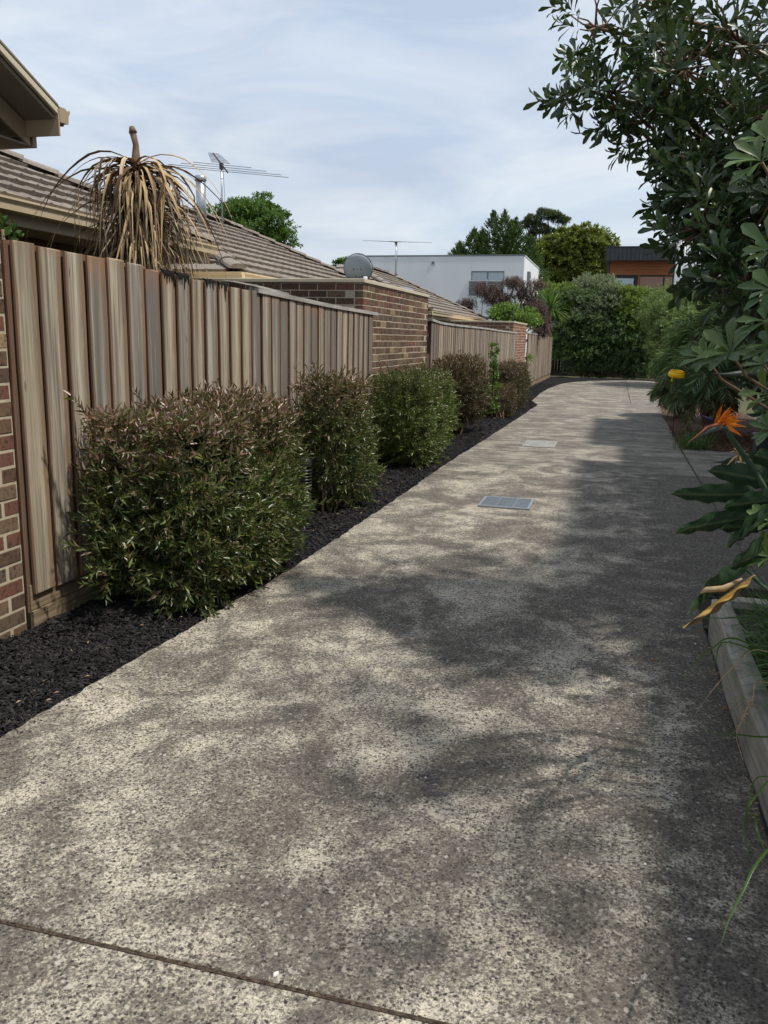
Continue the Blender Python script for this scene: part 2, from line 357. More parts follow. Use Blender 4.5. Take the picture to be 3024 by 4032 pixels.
def slab(y0, y1, mat, xl=None, xr=None, step=.06):
    """a concrete slab with a worn, slightly wavy arris"""
    ys = list(np.arange(y0, y1, step if y0 < 12 else .3)) + [y1]; V = []; Fq = []
    for i, y in enumerate(ys):
        a = (ex(y) if xl is None else xl(y)); b = (rx(y) if xr is None else xr(y))
        a += (rng.normal()*.006 + .003*math.sin(y*5.1)+.003*math.sin(y*11.7+1)) if xl is None else 0
        z = gz(y); r = .012
        sec = [(a, z-.12), (a-.004, z-r-.01), (a+r, z-.002)]
        m = 6
        sec += [(a+r+(b-r-a-r)*k/m, z) for k in range(1, m)]
        sec += [(b-r, z-.002), (b, z-r), (b, z-.12)]
        V += [(x, y, zz) for x, zz in sec]
    w = len(sec)
    for i in range(len(ys)-1):
        for k in range(w-1): Fq.append((i*w+k, i*w+k+1, (i+1)*w+k+1, (i+1)*w+k))
    n = len(ys)
    me = bpy.data.meshes.new('slab'); f = [tuple(q) for q in Fq]+[tuple(range(w))[::-1], tuple((n-1)*w+k for k in range(w))]
    me.from_pydata(V, [], f); me.update(); me.materials.append(mat); return link('slab', me, drv)
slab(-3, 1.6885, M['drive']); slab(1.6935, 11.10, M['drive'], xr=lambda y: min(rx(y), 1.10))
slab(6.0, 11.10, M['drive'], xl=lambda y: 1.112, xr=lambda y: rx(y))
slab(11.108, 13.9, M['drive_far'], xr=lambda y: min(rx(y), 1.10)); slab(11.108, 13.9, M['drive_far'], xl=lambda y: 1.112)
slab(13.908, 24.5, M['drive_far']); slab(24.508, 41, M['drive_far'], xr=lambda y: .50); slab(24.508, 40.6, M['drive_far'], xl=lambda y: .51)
jb = MB()
jb.box(-2.4, .61, 1.685, 1.697, -.1, -.0025); jb.box(-2.1, 3, 11.098, 11.11, -.2, gz(11)-.006); jb.box(1.098, 1.114, 6, 13.9, -.2, gz(11)-.006)
jb.build('joint', M['joint'], drv)
# crack filled with dirt: irregular crumbs along the joint
V = []; Fq = []
for i in range(900):
    x = rng.uniform(-2.35, .6); y = 1.691+rng.normal()*.004; s = rng.uniform(.002, .006); z = -.002+rng.uniform(0, .003); b = len(V); a = rng.uniform(0, 6)
    for k in range(3): V.append((x+s*math.cos(a+k*2.1), y+s*.6*math.sin(a+k*2.1), z))
    V.append((x, y, z-.006+s)); Fq += [(b, b+1, b+3), (b+1, b+2, b+3), (b+2, b, b+3)]
o = link('joint_dirt', mesh_np('joint_dirt', V, Fq, M['joint']), drv); o['kind'] = 'stuff'
# mulch bed
def hump(x, y): return .012*math.sin(x*7+y*3.1)+.012*math.sin(y*5.3-x*4)+.008*math.sin(y*17+x*13)
V = []; Fq = []; ys = np.arange(-1.5, 42.4, .12); nx = 14
for y in ys:
    x0 = -3.02; x1 = ex(min(y, 41)) if y < 36 else ex(min(y, 41))
    if y > 38: x1 = max(x1, -.9) if y < 40.9 else 4.5
    if y > 40.9: x1 = 4.5
    for k in range(nx+1):
        f = k/nx; x = x0+(x1+.01-x0)*f
        V.append((x, y, gz(y)-.03*f**6+hump(x, y)*(1-f**4)+.02*math.sin(PI*f)-.006))
w = nx+1
for i in range(len(ys)-1):
    for k in range(nx): Fq.append((i*w+k, i*w+k+1, (i+1)*w+k+1, (i+1)*w+k))
me = mesh_np('mulch_bed', V, Fq, M['mulch'], True); mb = link('mulch_bed', me); mb['kind'] = 'structure'
# chips: real geometry near the camera
def chips(n, ylo, yhi, smin, smax, parent):
    y = rng.uniform(ylo, yhi, n); f = rng.uniform(0, 1, n)**.85
    x0 = -3.0; x1 = np.array([ex(v) for v in y]); x = x0+(x1-.005-x0)*f
    z = np.array([gz(b)-.03*c**6+hump(a, b)*(1-c**4)+.02*math.sin(PI*c) for a, b, c in zip(x, y, f)])+rng.uniform(0, .012, n)
    Lc = rng.uniform(smin, smax, n); Wc = Lc*rng.uniform(.18, .4, n); az = rng.uniform(0, 2*PI, n); ti = rng.normal(0, .35, n); ro = rng.normal(0, .5, n)
    ax = np.stack([np.cos(az)*np.cos(ti), np.sin(az)*np.cos(ti), np.sin(ti)], 1)
    sdv = np.stack([-np.sin(az)*np.cos(ro), np.cos(az)*np.cos(ro), np.sin(ro)], 1); nn = np.cross(ax, sdv)
    c = np.stack([x, y, z], 1)
    q = []
    for a, b, h in ((-1, -.6, 0), (1, -1, 0), (.8, 1, 0), (-.9, .7, 0), (-.3, -.2, .35), (.5, .1, .35)):
        q.append(c+ax*(Lc*.5*a)[:, None]+sdv*(Wc*.5*b)[:, None]+nn*(Wc*h)[:, None])
    Vv = np.stack(q, 1).reshape(-1, 3)
    ft = np.array([(0, 1, 4), (1, 5, 4), (1, 2, 5), (2, 3, 5), (3, 4, 5), (3, 0, 4)]); Ff = (ft[None]+(np.arange(n)*6)[:, None, None]).reshape(-1, 3)
    o = link('mulch_chips', mesh_np('mulch_chips', Vv, Ff, M['chip']), parent); o['kind'] = 'stuff'
chips(26000, 1.4, 5.5, .012, .045, mb); chips(16000, 5.5, 14, .015, .055, mb); chips(7000, 14, 34, .03, .08, mb)

# ------------------------------------------------------------------ paling fences
PAL_H = 2.0
def paling_mesh(w, h, th=.016, notch=0., seed=0):
    r = random.Random(seed); nz = 9; V = []; f = []
    for i in range(nz+1):
        z = h*(i/nz-1); d = r.uniform(-.0025, .0025); e = r.uniform(-.0025, .0025)
        V += [(-th/2, -w/2+d, z), (th/2-.002, -w/2+d, z), (th/2, -w/2+.004+d, z), (th/2, w/2-.004+e, z), (th/2-.002, w/2+e, z), (-th/2, w/2+e, z)]
    for k in (2, 3): V[nz*6+k] = (V[nz*6+k][0], V[nz*6+k][1], V[nz*6+k][2]+r.uniform(-.012, .004))
    for i in range(nz):
        for k in range(6):
            a = i*6+k; b = i*6+(k+1) % 6; f.append((a, b, b+6, a+6))
    f += [tuple(range(6))[::-1], tuple(nz*6+k for k in range(6))]
    me = bpy.data.meshes.new('paling'); me.from_pydata(V, [], f); me.update(); me.materials.append(M['paling']); return me
def fence(y0, y1, ztop, label, cap=None, burnt=(), joint_ys=(), pitch=.208):
    root = tag(empty('paling_fence', (-2.98, y0, gz(y0))), label, 'fence', 'timber paling fences along the left of the driveway')
    ox, oy, oz = root.location
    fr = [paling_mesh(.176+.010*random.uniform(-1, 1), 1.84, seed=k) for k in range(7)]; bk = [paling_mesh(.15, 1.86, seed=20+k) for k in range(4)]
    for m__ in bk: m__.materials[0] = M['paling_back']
    y = y0+pitch/2; i = 0
    while y < y1-.04:
        zt = ztop(y); j = random.uniform(-.014, .008) if not cap or y < cap[0] else random.uniform(-.004, .002)
        o = link('paling', fr[random.randrange(7)], root); o.location = (.012+random.uniform(-.004, .004), y-oy, zt-oz-.0+j)
        o.scale = (1, 1, (zt-gz(y)-.20)/1.84); o.rotation_euler = (random.uniform(-.005, .005), random.uniform(-.003, .003), random.uniform(-.03, .03))
        if any(abs(y-b) < .11 for b in burnt):
            c = MB()
            for k in range(9):
                yy = y-.08+k*.018; d = random.uniform(.012, .075)*(1 if random.random() > .3 else 2.1)
                c.add([(ox+.0235, yy-.012, zt+.006), (ox+.0235, yy+.012, zt+.006), (ox+.0240, yy+random.uniform(-.01, .01), zt-d), (ox-.012, yy, zt+.012+random.uniform(0, .012))], [(0, 2, 1), (0, 1, 3), (1, 2, 3), (2, 0, 3)])
            c.build('charred_edge', M['char'], o).matrix_parent_inverse = (root.matrix_basis @ o.matrix_basis).inverted() if False else Matrix.Identity(4)
            ch = o.children[0] if False else None
        # back paling behind the gap
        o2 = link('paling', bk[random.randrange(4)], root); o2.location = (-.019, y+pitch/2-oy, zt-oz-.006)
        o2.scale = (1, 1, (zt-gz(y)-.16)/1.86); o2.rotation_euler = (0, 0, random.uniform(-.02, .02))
        y += pitch*random.uniform(.97, 1.03); i += 1
    if y0 < 5:
        for yy, dx in ((y0+.045, -.019), (y0+.02, -.045)):
            o2 = link('paling', bk[1], root); o2.location = (dx, yy-oy, ztop(yy)-oz-.006); o2.scale = (1, .75, (ztop(yy)-gz(yy)-.1)/1.86)
    # fix burnt children into the paling's own frame
    for o in root.children:
        for ch in [c for c in bpy.data.objects if c.parent == o and c.name.startswith('charred_edge')]:
            m = Matrix.Translation(root.location) @ Matrix.LocRotScale(o.location, o.rotation_euler, o.scale)
            ch.data.transform(m.inverted())
    # rails and posts behind
    for zz in (.45, 1.05, 1.65):
        r_ = MB(); r_.box(-.075, -.032, 0, y1-y0, zz, zz+.07); r_.build('rail', M['plinth'], root)
    # plinth boards
    L_ = y1-y0; z1 = gz(y1)-gz(y0)
    for a, b, dx in ((.105, .245, -.008), (-.05, .100, .006)):
        p = MB(); n = max(1, int(L_/2.4)); 
        p.add([(dx-.018, 0, a), (dx+.004, 0, a), (dx+.004, 0, b), (dx-.018, 0, b), (dx-.018, L_, a+z1), (dx+.004, L_, a+z1), (dx+.004, L_, b+z1), (dx-.018, L_, b+z1)],
              [(0, 1, 2, 3), (7, 6, 5, 4), (0, 4, 5, 1), (1, 5, 6, 2), (2, 6, 7, 3), (3, 7, 4, 0)])
        p.build('plinth_board', M['plinth'], root)
    if cap:
        a = cap[0]; ys = [a]+[v for v in joint_ys if a < v < cap[1]]+[cap[1]]
        for ya, yb in zip(ys, ys[1:]):
            V = []; n = max(2, int((yb-ya)/.5)); dz = random.uniform(-.004, .004)
            for k in range(n+1):
                yy = ya+.004+(yb-ya-.008)*k/n; z = ztop(yy)-oz+.012+dz
                V += [(-.05, yy-oy, z-.022), (.036, yy-oy, z-.026), (.036, yy-oy, z+.012), (-.05, yy-oy, z+.020)]
            f = [(0, 1, 2, 3), tuple(n*4+k for k in (3, 2, 1, 0))]
            for k in range(n):
                for m_ in range(4): f.append((k*4+m_, (k+1)*4+m_, (k+1)*4+(m_+1) % 4, k*4+(m_+1) % 4))
            me = bpy.data.meshes.new('capping'); me.from_pydata(V, [], f); me.update(); me.materials.append(M['cap_wood']); link('capping', me, root)
    return root
def lerp_tab(tab):
    def f(y):
        for (a, b), (c, d) in zip(tab, tab[1:]):
            if y <= c: return b+(d-b)*(y-a)/(c-a)
        return tab[-1][1]
    return f
f1 = fence(3.72, 10.42, lerp_tab([(3.6, 2.045), (4.8, 2.02), (5.6, 1.99), (7.2, 1.945), (8.6, 1.905), (10.5, 1.875)]), 'nearest tall weathered paling fence with a charred top edge behind the large shrub', cap=(6.75, 10.5), burnt=(5.3, 5.5, 5.85, 6.05), joint_ys=(9.55,))
f2 = fence(13.84, 26.2, lerp_tab([(13.8, 1.885), (14.6, 1.845), (16.5, 1.835), (20, 1.83), (26.3, 1.785)]), 'middle paling fence with grey capping between the two brick piers', cap=(13.82, 26.3), joint_ys=(17.6, 20.4, 23.3), pitch=.2)
f3 = fence(29.8, 41.5, lerp_tab([(29.7, 1.81), (35, 1.80), (41.6, 1.76)]), 'farthest and palest paling fence running from the red brick pier to the dark shrubs', cap=(29.8, 38.5), joint_ys=(33, 36), pitch=.21)
# split capping board lying loose on the near fence
ls = MB(); ls.tube([(-2.99, 6.35, 2.01), (-2.985, 6.9, 1.995), (-2.975, 7.5, 1.968)], [.004, .012, .014], 4); ls.tube([(-2.97, 6.15, 2.005), (-2.98, 6.8, 2.0)], [.003, .011], 4)
o = ls.build('loose_splinter', M['cap_wood'], f1); o.data.transform(Matrix.Translation(-f1.location))

# ------------------------------------------------------------------ brick piers
def bevel_box_mesh(name, sx, sy, sz, b, mat, seed=0):
    r = random.Random(seed); V = []
    for x in (-1, 1):
        for y in (-1, 1):
            for z in (-1, 1):
                j = lambda: r.uniform(-.0015, .0015)
                V += [(x*(sx/2-b)+j(), y*(sy/2-b)+j(), z*sz/2), (x*(sx/2-b)+j(), y*sy/2, z*(sz/2-b)+j()), (x*sx/2, y*(sy/2-b)+j(), z*(sz/2-b)+j())]
    import bmesh
    bm = bmesh.new(); vs = [bm.verts.new(v) for v in V]; bmesh.ops.convex_hull(bm, input=vs); bm.normal_update()
    me = bpy.data.meshes.new(name); bm.to_mesh(me); bm.free(); me.materials.append(mat); return me
def pier(xf, y0, y1, z0, ztop, depth, label, bm_, cap=.05, zpart=-1, near_from=1.5, near_face=True, maxn=300, group='brick piers between the fences'):
    root = tag(empty('brick_pier', (xf, y0, gz(y0))), label, 'brick pier', group)
    ox, oy, oz = root.location; R_ = .086; bh = .0755; bl = .229; bw = .11
    c = MB(); c.box(-depth+.006, -.0025, .0025, y1-y0-.0025, z0-oz, ztop-oz); c.build('mortar_core', M['mortar'], root)
    st = [bevel_box_mesh('brick', bw, bl, bh, .004, bm_, k) for k in range(4)]; st2 = [bevel_box_mesh('brick', bl, bw, bh, .004, bm_, 9+k) for k in range(3)]
    hf = bevel_box_mesh('brick', bw, .11, bh, .004, bm_, 30); hf2 = bevel_box_mesh('brick', .11, bw, bh, .004, bm_, 31)
    items = []
    nrow = int((ztop-z0)/R_+.01); 
    for r in range(nrow):
        z = ztop-(r+.5)*R_-.003; odd = r % 2
        y = y0+(.055 if odd else .115)
        first = True
        # street face
        if odd: items.append((z, hf, (xf-bw/2, y0+.055, z))); y = y0+.115+.12
        while y+.115 < y1+.01:
            items.append((z, None, (xf-bw/2+random.uniform(-.002, .002), y, z))); y += .24
        rem = y1-(y-.12)
        if rem > .06: items.append((z, hf, (xf-bw/2, y1-.055, z)))
        if near_face and z > near_from:
            x = xf-(.235 if odd else .12)-.115 if odd else xf-.12-.115
            while x-.115 > xf-depth-.05:
                items.append((z, 'n', (x, y0+bw/2+random.uniform(-.002, .002), z))); x -= .24
    items.sort(key=lambda t: (-(t[0]), ))
    extra = MB(); cnt = 0
    for z, m, p in items:
        if cnt < maxn:
            me = m if isinstance(m, bpy.types.Mesh) else (random.choice(st2) if m == 'n' else random.choice(st))
            o = link('brick', me, root); o.location = (p[0]-ox, p[1]-oy, p[2]-oz); cnt += 1
        else:
            sx, sy = (bw, .11) if m is hf else (bl, bw) if m == 'n' else (bw, bl)
            extra.box(p[0]-ox-sx/2, p[0]-ox+sx/2, p[1]-oy-sy/2, p[1]-oy+sy/2, p[2]-oz-bh/2, p[2]-oz+bh/2)
    if extra.v: extra.build('bricks', bm_, root, kind='stuff')
    if cap:
        k = MB(); k.box(-depth, .018, -.018, y1-y0+.018, ztop-oz+.004, ztop-oz+cap); k.build('coping', M['pale_cream'], root, bevel=.006)
    return root
pier(-3.0, 1.3, 3.70, -.2, 2.015, .5, 'near brick pier at the left edge of the photo beside the tall paling fence', M['brick'], cap=0, near_face=False)
pier(-3.02, 10.09, 13.79, -.25, 2.235, 2.6, 'wide clinker brick pier under the satellite dish with a cream metal coping', M['brick'], near_from=1.8)
pier(-3.02, 25.85, 29.72, -.3, 2.085, 2.6, 'distant redder brick pier between the middle and farthest fences', M['brick2'], near_from=1.72)

# ------------------------------------------------------------------ tiled houses on the left
def tile_mesh():
    pr = [(-.15, 0), (-.135, .009), (-.115, .010), (-.09, .001), (.06, .0), (.09, .0), (.15, .0)]
    V = []; f = []
    for y, dz in ((-.02, .052), (.34, .004)):
        for x, z in pr: V.append((x, y, z+dz))
        for x, z in pr: V.append((x, y, z+dz-.046))
    n = len(pr)
    for k in range(n-1):
        f += [(k, k+1, 2*n+k+1, 2*n+k), (n+k, 3*n+k, 3*n+k+1, n+k+1), (k, n+k, n+k+1, k+1)]
    f += [(0, 2*n, 3*n, n), (n-1, 2*n-1, 4*n-1, 3*n-1)]
    me = bpy.data.meshes.new('roof_tile'); me.from_pydata(V, [], f); me.update(); me.materials.append(M['tile']); return me
TILE = tile_mesh()
def hipcap_mesh():
    V = []; f = []; n = 6
    for y, r, dz in ((-.02, .125, .03), (.40, .115, .008)):
        for k in range(n+1):
            a = PI*(k/n); V.append((-r*math.cos(a), y, dz+r*.55*math.sin(a)-.02))
    V += [(-.125, -.02, -.03), (.125, -.02, -.03)]
    for k in range(n): f.append((k, k+1, n+2+k, n+1+k))
    f.append(tuple(range(n+1))[::-1])
    me = bpy.data.meshes.new('hip_cap'); me.from_pydata(V, [], f); me.update(); me.materials.append(M['tile']); return me
HIPCAP = hipcap_mesh()
def roof_plane(root, eA, eB, tA, tB, as_parts=True):
    """tiles on the quad eave A->B, top A->B (world coordinates); root at origin-less location"""
    eA, eB, tA, tB = map(Vector, (eA, eB, tA, tB)); R0 = Vector(root.location)
    u = (eB-eA).normalized(); nrm = u.cross(tA-eA).normalized()
    if nrm.z < 0: nrm = -nrm
    s = nrm.cross(u).normalized()
    if s.z < 0: s = -s
    dk = link('roof_deck', mesh_np('roof_deck', [p-R0-nrm*.03 for p in (eA, eB, tB, tA)], [(0, 1, 2, 3)], M['bedding']), root)
    H_ = (tA-eA).dot(s); g = .32; rows = int(H_/g+.6); Lb = (eB-eA).length
    rot = Matrix((u, s, nrm)).transposed().to_4x4()
    stuffV = []; stuffF = []; tv = np.array([v.co for v in TILE.vertices]); tf = [tuple(p.vertices) for p in TILE.polygons]
    for r in range(rows):
        v0 = r*g
        fmid = (v0+.16)/H_
        la = (tA-eA).dot(u)*fmid; lb = Lb+((tB-eB).dot(u))*fmid
        off = (r % 2)*.15
        x = off-.3
        while x < Lb+.3:
            if la-.08 < x < lb+.08:
                p = eA+u*x+s*(v0-.03)+nrm*.0
                if as_parts:
                    o = link('roof_tile', TILE, root); o.matrix_local = Matrix.Translation(p-R0) @ rot
                    o.rotation_euler.rotate_axis('Z', random.uniform(-.006, .006))
                else:
                    m = Matrix.Translation(p-R0) @ rot; b = len(stuffV)
                    stuffV += [tuple(m @ v.co) for v in TILE.vertices]; stuffF += [tuple(i+b for i in q) for q in tf]
            x += .3
    if stuffV:
        me = bpy.data.meshes.new('roof_tiles'); me.from_pydata(stuffV, [], stuffF); me.update(); me.materials.append(M['tile']); o = link('roof_tiles', me, root); o['kind'] = 'stuff'
def hip_caps(root, a, b):
    a = Vector(a); b = Vector(b); R0 = Vector(root.location); d = (b-a).normalized(); n = int((b-a).length/.38)
    sx = d.cross(Vector((0, 0, 1))).normalized(); up = sx.cross(d).normalized()
    rot = Matrix((sx, d, up)).transposed().to_4x4()
    for k in range(n+1):
        o = link('hip_cap', HIPCAP, root); o.matrix_local = Matrix.Translation(a+d*(.38*k)+up*.035-R0) @ rot
def gutter(root, a, b, outward, mat=None):
    a = Vector(a); b = Vector(b); R0 = Vector(root.location); ow = Vector(outward); up = Vector((0, 0, 1))
    pr = [(0, 0), (.075, 0), (.082, -.012), (.115, -.012), (.125, 0), (.125, -.018), (.105, -.045), (.10, -.1), (0, -.105)]
    m = MB(); V = [p-R0+ow*x+up*z for p in (a, b) for x, z in pr]; n = len(pr)
    m.add(V, [(k, (k+1) % n, n+(k+1) % n, n+k) for k in range(n)]+[tuple(range(n))[::-1], tuple(range(n, 2*n))])
    m.build('gutter', mat or M['cream'], root)
    fm = MB(); V = [p-R0+ow*x+up*z for p in (a, b) for x, z in [(-.02, -.02), (-.003, -.02), (-.003, -.2), (-.02, -.2)]]
    fm.add(V, [(0, 1, 5, 4), (1, 2, 6, 5), (2, 3, 7, 6), (3, 0, 4, 7), (0, 3, 2, 1), (4, 5, 6, 7)]); fm.build('fascia', M['barge'], root)
PT = .466
def hip_house(label, y0, y1, ze, xr, xw=-5.0, near_tiles=True, zg=0., skip_far=False):
    """hipped tiled house: eave line X=xw, ridge at X=xr"""
    root = tag(empty('tiled_house', ((xw+xr)/2, (y0+y1)/2, zg)), label, 'house', 'brick houses with taupe tiled roofs behind the fence')
    d = xw-xr; zr = ze+d*PT; R0 = Vector(root.location); xb = xr-d
    ra, rb = (xr, y0+d, zr), (xr, y1-d, zr)
    roof_plane(root, (xw, y0, ze), (xw, y1, ze), ra, rb, True)
    roof_plane(root, (xb, y0, ze), (xw, y0, ze), ra, ra, False)
    dk = link('roof_deck', mesh_np('roof_deck', [Vector(p)-R0 for p in ((xb, y1, ze), (xw, y1, ze), rb, rb, (xb, y0, ze), (xb, y1, ze), rb, ra)], [(0, 1, 2, 3), (4, 5, 6, 7)], M['tile']), root)
    hip_caps(root, (xw, y0, ze), ra); hip_caps(root, (xw, y1, ze), rb); hip_caps(root, ra, rb)
    gutter(root, (xw, y0-.0, ze-.01), (xw, y1, ze-.01), (1, 0, 0)); gutter(root, (xb, y0, ze-.012), (xw+.12, y0, ze-.012), (0, -1, 0))
    s = MB(); s.box(xb+.02-R0.x, xw-.03-R0.x, y0+.03-R0.y, y1-.03-R0.y, ze-.21-R0.z, ze-.19-R0.z); s.build('soffit', M['soffit'], root)
    w = MB(); w.box(xb+.5-R0.x, xw-.5-R0.x, y0+.5-R0.y, y1-.5-R0.y, -.3-R0.z, ze-.22-R0.z); w.build('wall', M['housebrick'], root)
    return root
h1 = hip_house('nearest tiled brick house, its cream gutter ending beside the dead palm-like plant', -3.0, 9.97, 2.67, -9.0)
hA = hip_house('middle tiled house carrying the large TV antenna and galvanised flue', 10.75, 19.75, 2.42, -8.0, zg=-.05)
hB = hip_house('far tiled house behind the satellite dish with the smaller antenna', 22.95, 33.65, 2.32, -8.25, zg=-.1)
# projecting gable of the near house: rake, boxed eave, infill
g = tag(empty('gable_porch_roof', (-4.6, 3.4, 2.9)), 'beige overhanging gable eave with boxed end, cut off by the left edge of the photo', 'roof gable')
R0 = Vector(g.location); yr, zr = 1.6, 4.925; ye, ze = 5.70, 3.165; yn = -2.5
def gp(m, pts, thick, ax=(-1, 0, 0)):
    a = [Vector(p)-R0 for p in pts]; b = [p+Vector(ax)*thick for p in a]; n = len(a)
    return m.add(a+b, [tuple(range(n)), tuple(range(n, 2*n))[::-1]]+[(k, n+k, n+(k+1) % n, (k+1) % n) for k in range(n)])
m_ = MB(); gp(m_, [(-4.02, yr, zr), (-4.02, ye-.04, ze), (-4.02, ye-.04, ze-.028), (-4.02, yr, zr-.028)], 5.0); m_.build('roof_sheet', M['tile'], g)
m_ = MB(); gp(m_, [(-4.02, yr, zr), (-4.02, yr, zr-.028), (-4.02, yn, ze-.028), (-4.02, yn, ze)], 5.0); m_.build('roof_sheet', M['tile'], g)
m_ = MB(); gp(m_, [(-4.0, yr, zr-.012), (-4.0, ye-.06, ze+.0), (-4.0, ye-.06, ze-.05), (-4.0, yr, zr-.06)], .03); m_.build('barge_capping', M['pale_cream'], g, bevel=.006)
m_ = MB(); gp(m_, [(-3.995, yr, zr+.012), (-3.995, ye-.06, ze+.024), (-3.995, ye-.06, ze+.001), (-3.995, yr, zr-.011)], .05); m_.build('verge_trim', M['soffit'], g, bevel=.006)
m_ = MB(); gp(m_, [(-4.032, yr, zr-.052), (-4.032, ye-.08, ze-.045), (-4.032, ye-.08, ze-.075), (-4.032, yr, zr-.1)], .24); m_.build('raked_soffit', M['soffit'], g)
m_ = MB(); gp(m_, [(-4.275, yr, zr-.10), (-4.275, ye-.03, ze-.10), (-4.275, ye-.03, ze-.25), (-4.275, yr, zr-.25)], .03); m_.build('barge_board', M['barge'], g, bevel=.004)
m_ = MB(); m_.box(-9-R0.x, -4.268-R0.x, ye-.01-R0.y, ye+.035-R0.y, ze-.245-R0.z, ze-.078-R0.z); m_.build('boxed_eave', M['barge'], g, bevel=.004)
m_ = MB(); m_.box(-9-R0.x, -4.04-R0.x, ye+.036-R0.y, ye+.05-R0.y, ze-.10-R0.z, ze-.05-R0.z); m_.build('gutter_bracket', M['soffit'], g)
m_ = MB(); m_.box(-9-R0.x, -4.28-R0.x, ye-.40-R0.y, ye-.012-R0.y, ze-.245-R0.z, ze-.232-R0.z); m_.build('eave_soffit', M['soffit'], g)
m_ = MB(); gp(m_, [(-4.36, yr, zr-.3), (-4.36, ye-.28, ze-.225), (-4.36, yn, ze-.225)], .02); m_.build('gable_infill', M['gable_sheet'], g)
m_ = MB(); m_.box(-4.44-R0.x, -4.32-R0.x, yn-R0.y, ye-.35-R0.y, ze-.30-R0.z, ze-.246-R0.z); m_.build('beam', M['soffit'], g)
gutter(g, (-9, ye-.05, ze+.012), (-4.0, ye-.05, ze+.012), (0, 1, 0), M['barge'])

# ------------------------------------------------------------------ things on the roofs
def antenna(name, base, top, boom_dir, blen, elens, label, tilt=0.):
    root = tag(empty(name, base), label, 'antenna', 'TV antennas on the tiled roofs'); base = Vector(base); top = Vector(top)
    m = MB(); m.tube([(0, 0, 0), top-base], .018, 8); m.build('mast', M['galv'], root)
    bd = Vector(boom_dir).normalized(); sv = bd.cross(Vector((0, 0, 1))).normalized(); c = top-base
    m = MB(); m.tube([c-bd*blen*.42, c+bd*blen*.58], .014, 6); m.box(c.x-.03, c.x+.03, c.y-.03, c.y+.03, c.z-.09, c.z+.02); m.build('boom', M['alum'], root)
    n = len(elens)
    for k, (f, l) in enumerate(elens):
        e = MB(); p = c+bd*blen*(f-.42)+Vector((0, 0, .012)); e.tube([p-sv*l/2, p+sv*l/2], .005, 5); e.build('element', M['alum'], root)
    w = MB(); w.tube([(.03, 0, c.z-.05), (.05, .02, c.z*.5), (.025, 0, .02)], .004, 4); w.build('cable', M['black_plastic'], root)
    return root
t1 = atY(1205/1.3825, 100+755/1.3825, 15.4); b1 = (t1.x, 15.4, 3.50)
bo0 = atY(1070/1.3825, 100+684/1.3825, 15.4); bo1 = atY(1270/1.3825, 100+777/1.3825, 15.4)
antenna('tv_antenna', b1, t1, (-.60, .78, .42), 1.45, [(0, 2.3), (.1, 2.1), (.22, 1.6), (.34, 1.1), (.46, .36), (.53, .34), (.6, .32), (.67, .3), (.74, .28), (.81, .26), (.88, .24), (.95, .22)], 'large many-element TV antenna on a mast above the middle tiled roof')
t2 = atY(1100+636/1.3825, 800+212/1.3825, 28.5); b2 = (t2.x, 28.5, 3.62)
antenna('tv_antenna', b2, t2, (-.35, 1, .1), 1.3, [(0, 2.3), (.1, 2.0), (.22, 1.5), (.38, 1.2), (.5, .5), (.6, .46), (.7, .42), (.8, .4), (.9, .35)], 'smaller TV antenna in front of the pale grey building')
fl = tag(empty('roof_flue', (-7.17, 14.0, 3.38)), 'galvanised cylindrical flue pipe on the middle tiled roof behind the dead plant', 'flue')
MB().lathe([(.085, 0), (.085, .82)], 16).build('pipe', M['galv'], fl); MB().lathe([(.098, .80), (.104, .82), (.104, .875), (.085, .885)], 16).build('cowl', M['galv'], fl)
MB().lathe([(.17, -.04), (.1, .08), (.09, .1)], 14).build('flashing', M['bedding'], fl)
def dish(cx, cy, cz, dia, label, mat, yaw=.35, tilt=.6, foot=.4):
    root = tag(empty('satellite_dish', (cx, cy, cz-foot)), label, 'satellite dish'); R = dia/2
    rotm = Matrix.Rotation(yaw, 4, 'Z') @ Matrix.Rotation(-tilt, 4, 'X')
    V = []; f = []; n = 28; rings = 6
    for k in range(rings+1):
        r = R*k/rings; d = .28*(r*r)/R*.9
        for j in range(n): V.append(tuple(Vector((0, 0, foot))+rotm @ Vector((r*math.cos(2*PI*j/n), d-.09*R, r*math.sin(2*PI*j/n)*1.08))))
    for k in range(rings):
        for j in range(n): f.append((k*n+j, k*n+(j+1) % n, (k+1)*n+(j+1) % n, (k+1)*n+j))
    me = bpy.data.meshes.new('reflector'); me.from_pydata(V, [], f); me.polygons.foreach_set('use_smooth', [True]*len(f)); me.update(); me.materials.append(mat)
    o = link('reflector', me, root); so_ = o.modifiers.new('t', 'SOLIDIFY'); so_.thickness = .012
    m = MB(); pts = [Vector((0, 0, foot))+rotm @ Vector((R*1.0*math.cos(2*PI*j/24), .25*R*.9-.09*R, R*1.08*math.sin(2*PI*j/24))) for j in range(25)]
    m.tube(pts, .009, 5); m.build('rim', M['frame'], root)
    return root, rotm
dp = atY(1410, 1060, 17.2)
dr, rm = dish(dp.x, 17.2, dp.z, .60, 'grey satellite dish showing its back above the clinker brick pier', M['dish'], yaw=.25, tilt=-.5, foot=.55)
m_ = MB(); c = Vector((0, 0, .55)); m_.tube([(0, .05, -.25), (0, .05, .42), (0, .0, .55)], .02, 8); m_.build('mast', M['galv'], dr)
m_ = MB(); q0 = c+rm @ Vector((.2, -.1, -.3)); q1 = c+rm @ Vector((.16, -.42, -.1)); m_.tube([c+rm @ Vector((.05, 0, -.33)), q0, q1], .013, 6); m_.build('arm', M['black_plastic'], dr)
m_ = MB(); m_.tube([q1+Vector((0, 0, -.01)), q1+Vector((.0, .02, .12))], [.03, .045], 10); m_.build('receiver', M['blind'], dr)
